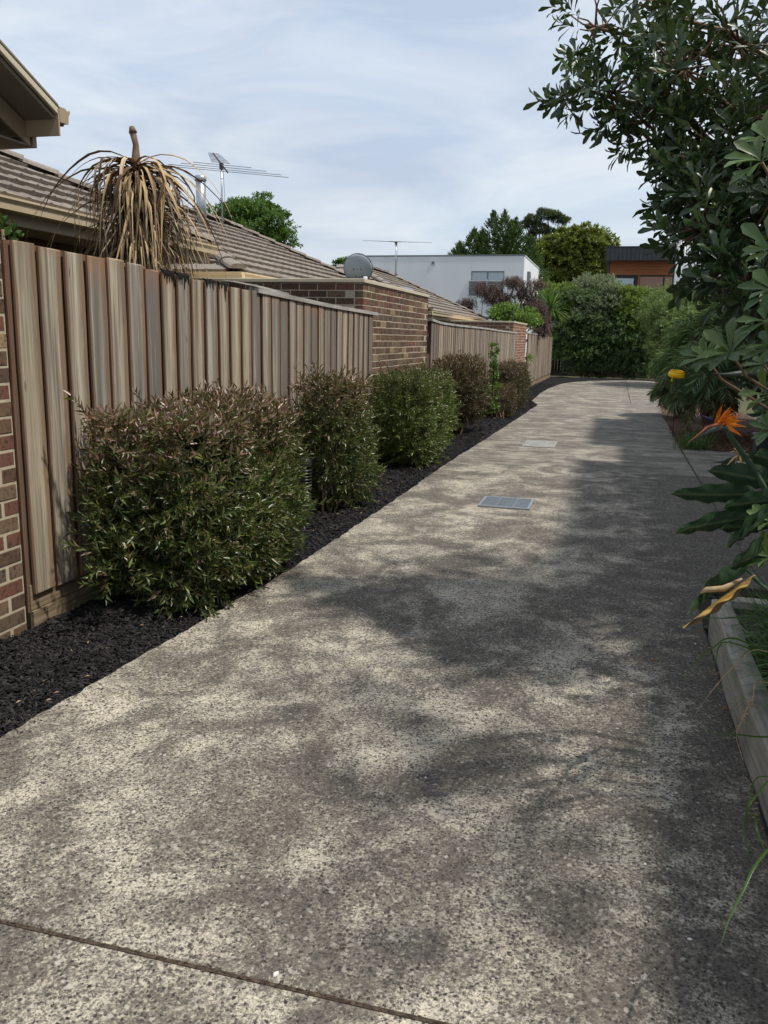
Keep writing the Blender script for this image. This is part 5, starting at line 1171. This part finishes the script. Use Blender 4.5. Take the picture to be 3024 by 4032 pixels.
def bigleaf(tip, base, w, mat, arch=.04, fold=.35, roll=0., petiole=True, name='leaf'):
    tip = Vector(tip); base = Vector(base); d = tip-base; Lf = d.length; ax = d.normalized(); sd_ = ax.cross(Vector((0, 0, 1))).normalized(); nv = sd_.cross(ax)
    q = Matrix.Rotation(roll, 3, ax); sd_ = q @ sd_; nv = q @ nv
    N_ = 18; V = []; Fq = []; cols = 6
    for i in range(N_+1):
        t = i/N_; h = w*.5*math.sin(PI*min(1, (t*.93+.07))**.8)**.75*(1 if t < .98 else .5)+.0015; zz = arch*math.sin(PI*t)*Lf*4
        for k in range(cols+1):
            s_ = (k/cols*2-1); edge = .006*math.sin(t*23+k*2)*abs(s_)
            V.append((t*Lf, h*s_, zz+abs(s_)**1.3*h*fold-.0+edge))
    for i in range(N_):
        for k in range(cols): a = i*(cols+1)+k; Fq.append((a, a+1, a+cols+2, a+cols+1))
    o = link(name, mesh_np(name, V, Fq, mat, True), st)
    m = Matrix.Identity(4)
    for r in range(3): m[r][0] = ax[r]; m[r][1] = sd_[r]; m[r][2] = nv[r]; m[r][3] = base[r]-SR[r]
    o.matrix_local = m
    if petiole:
        mm = MB(); mm.tube([base-SR, (base-SR)*.7+Vector((.12, .02, .0)), Vector((.0, 0, 0))], [.006, .009, .014], 6); mm.build('leaf_stalk', M['stalk'], st)
    return o
M['stalk'] = plain('green_stalk', (.06, .1, .06), .5, .15, 20)
s3 = lambda x, y, Y: tuple(atY(2400+x/1.843, 1400+y/1.843, Y))
bigleaf(s3(440, 1000, 2.75), s3(1040, 1005, 3.0), .075, M['strel'], -0.0042, 0.25, 1.15)
bigleaf(s3(715, 830, 2.9), s3(1230, 930, 3.05), .085, M['strel'], 0.0035, 0.30, 1.15)
bigleaf(s3(810, 1105, 2.7), s3(1300, 1040, 2.9), .075, M['strel'], 0.0049, 0.30, 1.15)
bigleaf(s3(460, 1290, 2.6), s3(1120, 1170, 2.85), .08, M['strel'], 0.0070, 0.30, 1.15)
bigleaf(s3(800, 1258, 2.75), s3(1200, 1230, 2.9), .07, M['strel'], 0.0035, 0.30, 1.15)
bigleaf(s3(835, 1400, 2.55), s3(1250, 1130, 2.8), .11, M['strel'], 0.0035, 0.30, 1.15)
bigleaf(s3(870, 1540, 2.6), s3(1300, 1380, 2.8), .12, M['strel'], 0.0052, 0.30, 1.15)
bigleaf(s3(1050, 720, 3.1), s3(1350, 800, 3.3), .11, M['strel'], 0.0035, 0.30, 1.15)
bigleaf(s3(800, 790, 3.15), s3(1260, 800, 3.3), .09, M['strel'], 0.0035, 0.30, 1.15)
bigleaf(s3(950, 1330, 2.6), s3(1330, 1060, 2.8), .085, M['strel'], 0.0035, 0.25, 1.15)
bigleaf(s3(570, 1880, 2.95), s3(1000, 1560, 3.2), .12, M['strel'], 0.0035, 0.50, 1.15)
bigleaf(s3(530, 1975, 2.85), s3(1030, 1600, 3.1), .085, M['yleaf'], 0.0021, -0.50, 0.90)
mm = MB(); mm.tube([Vector(s3(660, 1725, 3.0))-SR, Vector(s3(700, 1700, 3.0))-SR, Vector(s3(830, 1690, 3.0))-SR, Vector(s3(960, 1620, 3.05))-SR], [.003, .011, .012, .004], 5); mm.build('shrivelled_edge', M['straw'], st)
# flower
to_ = NT('orange_sepal'); M['orange'] = to_.base(to_.ramp(to_.noise(to_.co('Object', (30, 30, 30)), 2, 4), [(.35, (.75, .15, .008)), (.65, (.98, .32, .02))]), .5, .3); 
t = NT('bract'); x_ = t.n('SeparateXYZ', {0: t.co('Generated')}).outputs[0]; M['bract'] = t.base(t.ramp(t.noise(t.co(), 20, 3), [(.3, (.07, .1, .085)), (.7, (.12, .12, .1))]), .45, .4)
M['bract_red'] = plain('bract_upper_edge', (.5, .16, .08), .45, .15, 20); M['violet'] = plain('violet_petal', (.02, .015, .12), .4, .2, 20)
fl_ = empty('flower', Vector(s3(850, 500, 2.9))-SR); fl_.parent = st
FR = Vector(s3(850, 500, 2.9))
mm = MB(); mm.tube([Vector(s3(565, 635, 2.85))-FR, Vector(s3(640, 590, 2.86))-FR, Vector(s3(720, 545, 2.87))-FR, Vector(s3(800, 520, 2.89))-FR, Vector(s3(850, 530, 2.9))-FR], [.0008, .0055, .011, .012, .009], 9); mm.build('bract', M['bract'], fl_)
mm = MB(); mm.tube([Vector(s3(570, 632, 2.845))-FR, Vector(s3(640, 578, 2.852))-FR, Vector(s3(710, 520, 2.86))-FR, Vector(s3(760, 503, 2.875))-FR, Vector(s3(845, 500, 2.89))-FR], [.0008, .003, .005, .005, .003], 7); mm.build('bract_rim', M['bract_red'], fl_)
for bx_, tx in (((765, 500), (822, 347)), ((800, 480), (880, 368)), ((780, 490), (918, 408)), ((800, 480), (945, 435)), ((820, 480), (975, 472)), ((810, 485), (890, 382)), ((825, 490), (992, 518)), ((835, 500), (962, 585)), ((830, 495), (930, 455))):
    a = Vector(s3(*bx_, 2.9)); b = Vector(s3(*tx, 2.88+random.uniform(-.05, .05))); d = b-a; sd_ = d.cross(Vector((.1, -1, .2))).normalized(); V = []; 
    for i in range(9):
        f_ = i/8; p = a+d*f_-FR; h = .0062*math.sin(PI*(f_*.8+.17))**.8*(1-f_**4)+.0003; V += [p-sd_*h, p+Vector((0, -.0035, 0)), p+sd_*h]
    Fq = []
    for i in range(8): Fq += [(3*i, 3*i+1, 3*i+4, 3*i+3), (3*i+1, 3*i+2, 3*i+5, 3*i+4)]
    link('sepal', mesh_np('sepal', V, Fq, M['orange'], True), fl_)
mm = MB(); mm.tube([Vector(s3(755, 500, 2.88))-FR, Vector(s3(730, 465, 2.87))-FR, Vector(s3(655, 425, 2.86))-FR], [.004, .004, .0006], 6); mm.tube([Vector(s3(760, 500, 2.88))-FR, Vector(s3(742, 455, 2.87))-FR], [.003, .0006], 5); mm.build('petal', M['violet'], fl_)
mm = MB(); mm.tube([Vector(s3(840, 515, 2.9))-SR, Vector(s3(880, 590, 2.92))-SR, Vector(s3(950, 690, 2.95))-SR, Vector(s3(1060, 845, 3.0))-SR, Vector(s3(1250, 1200, 3.05))-SR, Vector((.05, .0, .0))], [.008, .0085, .009, .0095, .011, .013], 10); mm.build('flower_stem', M['stalk'], st)
# two unopened beaks and a dried flower
for pts, Y in (([(740, 775), (820, 765), (900, 775), (1000, 800)], 3.2),):
    mm = MB(); mm.tube([Vector(s3(*p, Y))-SR for p in pts], [.0008, .009, .013, .008], 8); mm.build('closed_bract', M['bract'], st)
dk = [(870, 700), (850, 800), (900, 830), (960, 830), (1000, 790), (1010, 720), (900, 670), (940, 670), (1030, 760), (890, 770), (980, 845), (1000, 690)]
mm = MB(); c0 = Vector(s3(940, 720, 3.08))-SR
for p in dk: q = Vector(s3(*p, 3.08+random.uniform(-.05, .04)))-SR; mm.tube([c0, c0.lerp(q, .5)+Vector((0, 0, .006)), q], [.004, .0035, .0008], 4)
mm.build('dried_flower', M['straw'], st)
bk = tag(empty('closed_flower_beak', tuple(atY(2960, 1475, 3.1))), 'closed beak-shaped flower bud against the dark under the big leaves', 'flower bud'); R_ = Vector(bk.location)
mm = MB(); mm.tube([Vector(atY(2805, 1470, 3.0))-R_, Vector(atY(2860, 1474, 3.02))-R_, Vector(atY(2940, 1468, 3.05))-R_, Vector(atY(3030, 1462, 3.1))-R_, Vector(atY(3120, 1500, 3.15))-R_], [.0008, .005, .012, .012, .008], 9); mm.build('bract', M['bract'], bk)
mm = MB(); mm.tube([Vector(atY(3120, 1500, 3.15))-R_, Vector((1.3, 3.3, .15))-R_], [.008, .012], 7); mm.build('stem', M['stalk'], bk)

# ------------------------------------------------------------------ the big tree, upper right
tree_m = leafmat('big_tree_leaf', [(.018, .036, .016), (.034, .062, .025), (.05, .09, .03), (.024, .048, .022), (.07, .12, .04), (.1, .13, .08), (.03, .05, .02)], .36, .22, tint=[(.045, .095, .02), (.07, .13, .03), (.1, .17, .03)], spec=.5, tc=(.12, .17, .03))
bt = tag(empty('broadleaf_tree', (1.75, 5.6, -.05)), 'large dark tree with whorls of paddle-shaped leaves overhanging the right side', 'tree')
TL = lambda x, y, Y: tuple(atY((x+(36 if y < 300 else 70))*1.8228, y*1.8228, Y))
cl = [ # (centre, radii, whorls)
 (TL(1250, 60, 4.9), (.22, .3, .20), 13), (TL(1215, 190, 4.8), (.15, .2, .10), 10), (TL(1290, 200, 4.8), (.2, .25, .09), 12), (TL(1330, 120, 4.9), (.2, .3, .14), 9),
 (TL(1300, 235, 4.8), (.12, .2, .08), 9), (TL(1370, 255, 4.7), (.16, .25, .14), 18), (TL(1390, 30, 4.8), (.22, .3, .2), 20),
 (TL(1440, 150, 4.5), (.22, .3, .22), 26), (TL(1400, 340, 4.5), (.10, .2, .08), 9), (TL(1460, 330, 4.5), (.2, .4, .22), 44), (TL(1480, 430, 4.5), (.22, .4, .22), 54),
 (TL(1440, 500, 4.3), (.14, .3, .16), 20), (TL(1560, 530, 4.2), (.2, .4, .2), 60), (TL(1545, 610, 4.0), (.15, .3, .09), 26), (TL(1480, 585, 4.1), (.10, .2, .06), 12),
 (TL(1620, 480, 4.6), (.3, .6, .38), 120), (TL(1640, 250, 4.7), (.4, .7, .5), 110), (TL(1560, 100, 4.8), (.4, .6, .35), 30), (TL(1655, 680, 4.2), (.16, .4, .2), 40), (TL(1690, 800, 4.0), (.14, .4, .22), 30),
 ((1.5, 5.3, 3.7), (.9, 1.2, 1.0), 100), ((1.7, 3.0, 4.5), (.6, .9, .5), 75), ((2.2, 2.2, 4.4), (.5, .7, .5), 34), ((1.9, 5.2, 4.7), (.8, 1.0, .8), 90), ((2.1, 5.2, 2.4), (.8, 1.3, 1.2), 170), ((2.2, 4.4, 4.2), (.8, .9, 1.2), 130), ((1.5, 4.1, 3.4), (.45, .5, .6), 60)]  # nearest high clumps, out of view, are added to shade the whorls and drive
Ps = []; Ds = []; segs = [([(1.75, 5.6, -.1), (1.72, 5.55, 1.0), (1.6, 5.4, 2.0), (1.5, 5.3, 3.6), (1.4, 5.0, 4.9)], .13, .04)]
for c, r, n in cl:
    q, d = blob(c, r, n, .3, 2.1); Ps.append(q); Ds.append(d); t0 = (1.55, 5.35, min(2.6, max(1.3, c[2]-.6)))
    cc = crooked(t0, c, 4, .035); segs.append((cc, .028, .008))
    for k in range(min(n, 26)): segs.append((crooked(c, tuple(q[k]), 2, .06), .006, .003))
P = np.concatenate(Ps); D = np.concatenate(Ds)
AXd = D*.7+np.array([-.35, -.1, .35])+rng.normal(size=P.shape)*.35
dat = sprigs(P, AXd, 12, .10, .098, .33, .95, whorl=True)
tint = np.clip((dat[0][:, 2]-2.0)*.10+np.where(rng.uniform(size=len(dat[0])) < .05, .6, 0), 0, 1)*1.
place(bt, 'crown', dat, tree_m, 'spat', tint, 150)
segs.append(([TL(1520, 360, 5.0), TL(1440, 250, 5.0), TL(1380, 170, 5.0), TL(1300, 90, 5.0), TL(1255, 20, 5.0)], .017, .006))
segs.append(([(1.5, 5.3, 2.6), TL(1600, 430, 5.1), TL(1520, 360, 5.0)], .03, .017))
segs.append(([TL(1460, 235, 5.0), TL(1380, 250, 4.9), TL(1290, 235, 4.8), TL(1220, 195, 4.8)], .009, .004))
limbs(bt, 'branches', segs, M['twig'], 6)
# nearer, lighter whorls of the same kind of leaves reaching in from the right edge
near_m = leafmat('near_whorl_leaf', [(.05, .10, .028), (.08, .14, .04), (.06, .12, .04), (.12, .19, .045), (.09, .13, .05)], .4, .22, tint=[(.13, .23, .03), (.16, .27, .04)], spec=.45)
nb = tag(empty('leafy_branch_shrub', (1.2, 3.5, .15)), 'lighter green whorled shrub reaching in from the right edge of the photo', 'shrub')
NR = Vector(nb.location); segs = []
lm, lf_, _ = leaf_arrays(np.zeros((1, 3)), np.array([[1., 0, 0]]), np.array([[0, 0, 1.]]), np.array([1.]), np.array([.36]), 'spat')
LEAFS = mesh_np('leaf', lm, lf_, near_m, True)
def whorl(px, py, Y, L_, n=11, bright=False, ax=(-.5, -.45, .6)):
    c = atY(px, py, Y); ax = Vector(ax).normalized(); u = ax.orthogonal().normalized(); v = ax.cross(u)
    for k in range(n):
        a = k*2.4+random.uniform(-.2, .2); sp = 1.45-.75*(k/n)+random.uniform(-.15, .15); o_ = u*math.cos(a)+v*math.sin(a); d = (ax*math.cos(sp)+o_*math.sin(sp)).normalized(); nn = (ax*math.sin(sp)-o_*math.cos(sp)).normalized()
        s_ = d.cross(nn).normalized(); l = L_*random.uniform(.65, 1.1); o = link('leaf', LEAFS, nb); m = Matrix.Identity(4); p = c+ax*(.012*k/n)
        for r in range(3): m[r][0] = d[r]*l; m[r][1] = -s_[r]*l; m[r][2] = nn[r]*l; m[r][3] = p[r]-NR[r]
        o.matrix_local = m
    b = Vector(c)-ax*.25+Vector((.18, .12, -.05)); segs.append(([tuple(c), tuple(Vector(c)-ax*.1), tuple(b), (1.25, 3.5, max(.5, c.z-.6))], .004, .006))
for w_ in ((2880, 1395, 2.75, .105, 13), (2785, 1415, 3.0, .085, 12), (3020, 1270, 2.6, .095, 11), (3010, 1440, 2.8, .085, 11), (3020, 1560, 2.9, .09, 11), (3000, 640, 2.6, .1, 12), (3040, 990, 2.5, .1, 12), (3030, 560, 2.7, .1, 11), (3050, 1150, 2.7, .1, 11), (3040, 1370, 2.6, .09, 11), (3030, 2200, 2.7, .085, 9), (3040, 1700, 3.0, .09, 9), (3035, 2060, 2.7, .08, 8)):
    whorl(*w_)
limbs(nb, 'branches', segs, M['twig'], 5)
# dark understorey shrub behind the bird of paradise
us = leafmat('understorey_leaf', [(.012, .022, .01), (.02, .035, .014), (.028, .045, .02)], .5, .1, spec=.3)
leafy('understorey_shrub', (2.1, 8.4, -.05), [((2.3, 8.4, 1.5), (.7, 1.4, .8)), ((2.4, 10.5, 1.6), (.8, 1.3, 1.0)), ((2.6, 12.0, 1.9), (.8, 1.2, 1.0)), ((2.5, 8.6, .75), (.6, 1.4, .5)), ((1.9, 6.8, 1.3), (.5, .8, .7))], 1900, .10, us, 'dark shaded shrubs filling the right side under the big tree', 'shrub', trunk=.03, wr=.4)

# ------------------------------------------------------------------ grates and small things on the driveway
def grate(x0, x1, y0, y1, label):
    z = gz((y0+y1)/2)+.003; r = tag(empty('drain_grate', ((x0+x1)/2, (y0+y1)/2, z)), label, 'drain grate'); hx, hy = (x1-x0)/2, (y1-y0)/2
    m = MB(); m.box(-hx, hx, -hy, hy, .0005, .0025); m.build('pit', M['black_plastic'], r)
    m = MB()
    for q in ((-hx, hx, -hy, -hy+.025), (-hx, hx, hy-.025, hy), (-hx, -hx+.025, -hy+.025, hy-.025), (hx-.025, hx, -hy+.025, hy-.025)): m.box(*q, .003, .014)
    m.build('frame', M['galv'], r)
    n = 17
    for k in range(n):
        b = MB(); y = -hy+.04+(2*hy-.08)*k/(n-1); b.box(-hx+.026, hx-.026, y-.007, y+.007, .004, .012); b.build('bar', M['galv'], r)
    for x in (-.08, .09): b = MB(); b.box(x-.0025, x+.0025, -hy+.026, hy-.026, .0125, .0135); b.build('cross_bar', M['galv'], r)
    return r
grate(-1.21, -.70, 8.09, 8.62, 'galvanised steel drain grate set in the middle of the driveway')
pt = tag(empty('pit_lid', (-1.07, 13.68, gz(13.7)+.003)), 'pale cement-filled square pit lid farther up the driveway', 'pit lid')
m_ = MB(); m_.box(-.235, .235, -.45, .45, .0, .006); m_.build('infill', plain('pale_infill', (.25, .25, .235), .85, .45, 14, bump=.5), pt)
m_ = MB()
for q in ((-.25, .25, -.465, -.452), (-.25, .25, .452, .465), (-.25, -.237, -.452, .452), (.237, .25, -.452, .452)): m_.box(*q, .0, .009)
m_.build('frame', M['concrete'], pt)
def chipbit(x, y, s, label, mat, nm='shell_chip', cat='chip', grp='pale chips lying on the driveway'):
    r = random.Random(int(x*1000)); m = MB(); V = [(s*r.uniform(.6, 1)*math.cos(a), s*.6*r.uniform(.6, 1)*math.sin(a), 0.) for a in [k*PI/3 for k in range(6)]]
    V += [(p[0]*.7, p[1]*.7, s*.35) for p in V]; m.add(V, [tuple(range(6))[::-1], tuple(range(6, 12))]+[(k, (k+1) % 6, 6+(k+1) % 6, 6+k) for k in range(6)])
    o = m.build(nm, mat); o.location = (x, y, gz(y)+.001); o.rotation_euler[2] = r.uniform(0, 3); tag(o, label, cat, grp); return o
def gpx(x, y):
    d = _ray(x, y); t_ = EYE/(-d[2]-.0035*d[1]); return d[0]*t_, d[1]*t_
for (x, y, s, lb_) in ((1085, 3838, .013, 'largest cream chip beside the near driveway joint'), (330, 3735, .007, 'small pale chip just below the left end of the near joint'), (438, 3208, .007, 'pale chip on the left half of the driveway foreground'), (1676, 3063, .008, 'whitish chip in the middle foreground of the driveway'), (2540, 3404, .009, 'bright white chip at right foreground on the driveway'), (2716, 3700, .010, 'white chip in the shaded lower right corner area'),
                       (2663, 3123, .007, 'small pale chip right of the middle foreground'), (2737, 2536, .012, 'white chip near the sleeper in the shade'), (2625, 2440, .006, 'tiny pale speck near the tip of the yellow leaf'), (120, 3435, .005, 'tiny blue-white chip near the left edge of the driveway')):
    gx, gy = gpx(x, y); chipbit(gx, gy, s, lb_, M['white_bit'])
for (x, y, s, lb_) in ((2580, 2602, .022, 'small dark curled leaf lying on the shaded driveway'), (2855, 2790, .018, 'orange-brown dead leaf beside the sleeper foot'), (2405, 1705, .03, 'dark fallen twig of leaf far up the driveway'), (1990, 2330, .012, 'small dark leaf lying beyond the foreground'), (1915, 2605, .012, 'small dark speck of leaf in the middle of the driveway')):
    gx, gy = gpx(x, y); chipbit(gx, gy, s, lb_, M['dry_leaf'], 'fallen_leaf', 'leaf', 'fallen leaves on the driveway')
# litter along the mulch and the sleeper foot
V = []; Fq = []
for i in range(420):
    if i < 200: y = rng.uniform(2.0, 11); x = ex(y)-rng.uniform(-.03, .5)**1; z = gz(y)+.012+.02
    else: y = rng.uniform(1.8, 5); x = .60-abs(rng.normal())*.025; z = .003
    l = rng.uniform(.006, .03); a = rng.uniform(0, 6.28); b = len(V); dx, dy = math.cos(a)*l, math.sin(a)*l
    V += [(x, y, z), (x+dx, y+dy, z+.004), (x+dx*.5-dy*.2, y+dy*.5+dx*.2, z+.006)]; Fq.append((b, b+1, b+2))
sp2 = []; sf2 = []
for i in range(260):
    y = rng.uniform(1.8, 12); x = ex(y)+abs(rng.normal())*.05+.004; l = rng.uniform(.006, .02); a = rng.uniform(0, 6.28); b = len(sp2); dx, dy = math.cos(a)*l, math.sin(a)*l; z = gz(y)
    sp2 += [(x-dy*.2, y+dx*.2, z+.001), (x+dy*.2, y-dx*.2, z+.001), (x+dx, y+dy, z+.003), (x+dx*.5, y+dy*.5, z+.006)]; sf2 += [(b, b+1, b+3), (b+1, b+2, b+3), (b+2, b, b+3)]
o = link('spilled_chips', mesh_np('spilled_chips', sp2, sf2, M['chip']), drv); o['kind'] = 'stuff'
straw_m = leafmat('straw_litter', [(.3, .18, .09), (.4, .3, .18), (.2, .1, .05)], .8, .05, spec=.2)
o = link('litter', mesh_np('litter', V, Fq, straw_m)); tag(o, 'scattered straw-coloured leaf litter on the mulch and along the sleeper', 'leaf litter', None, 'stuff')
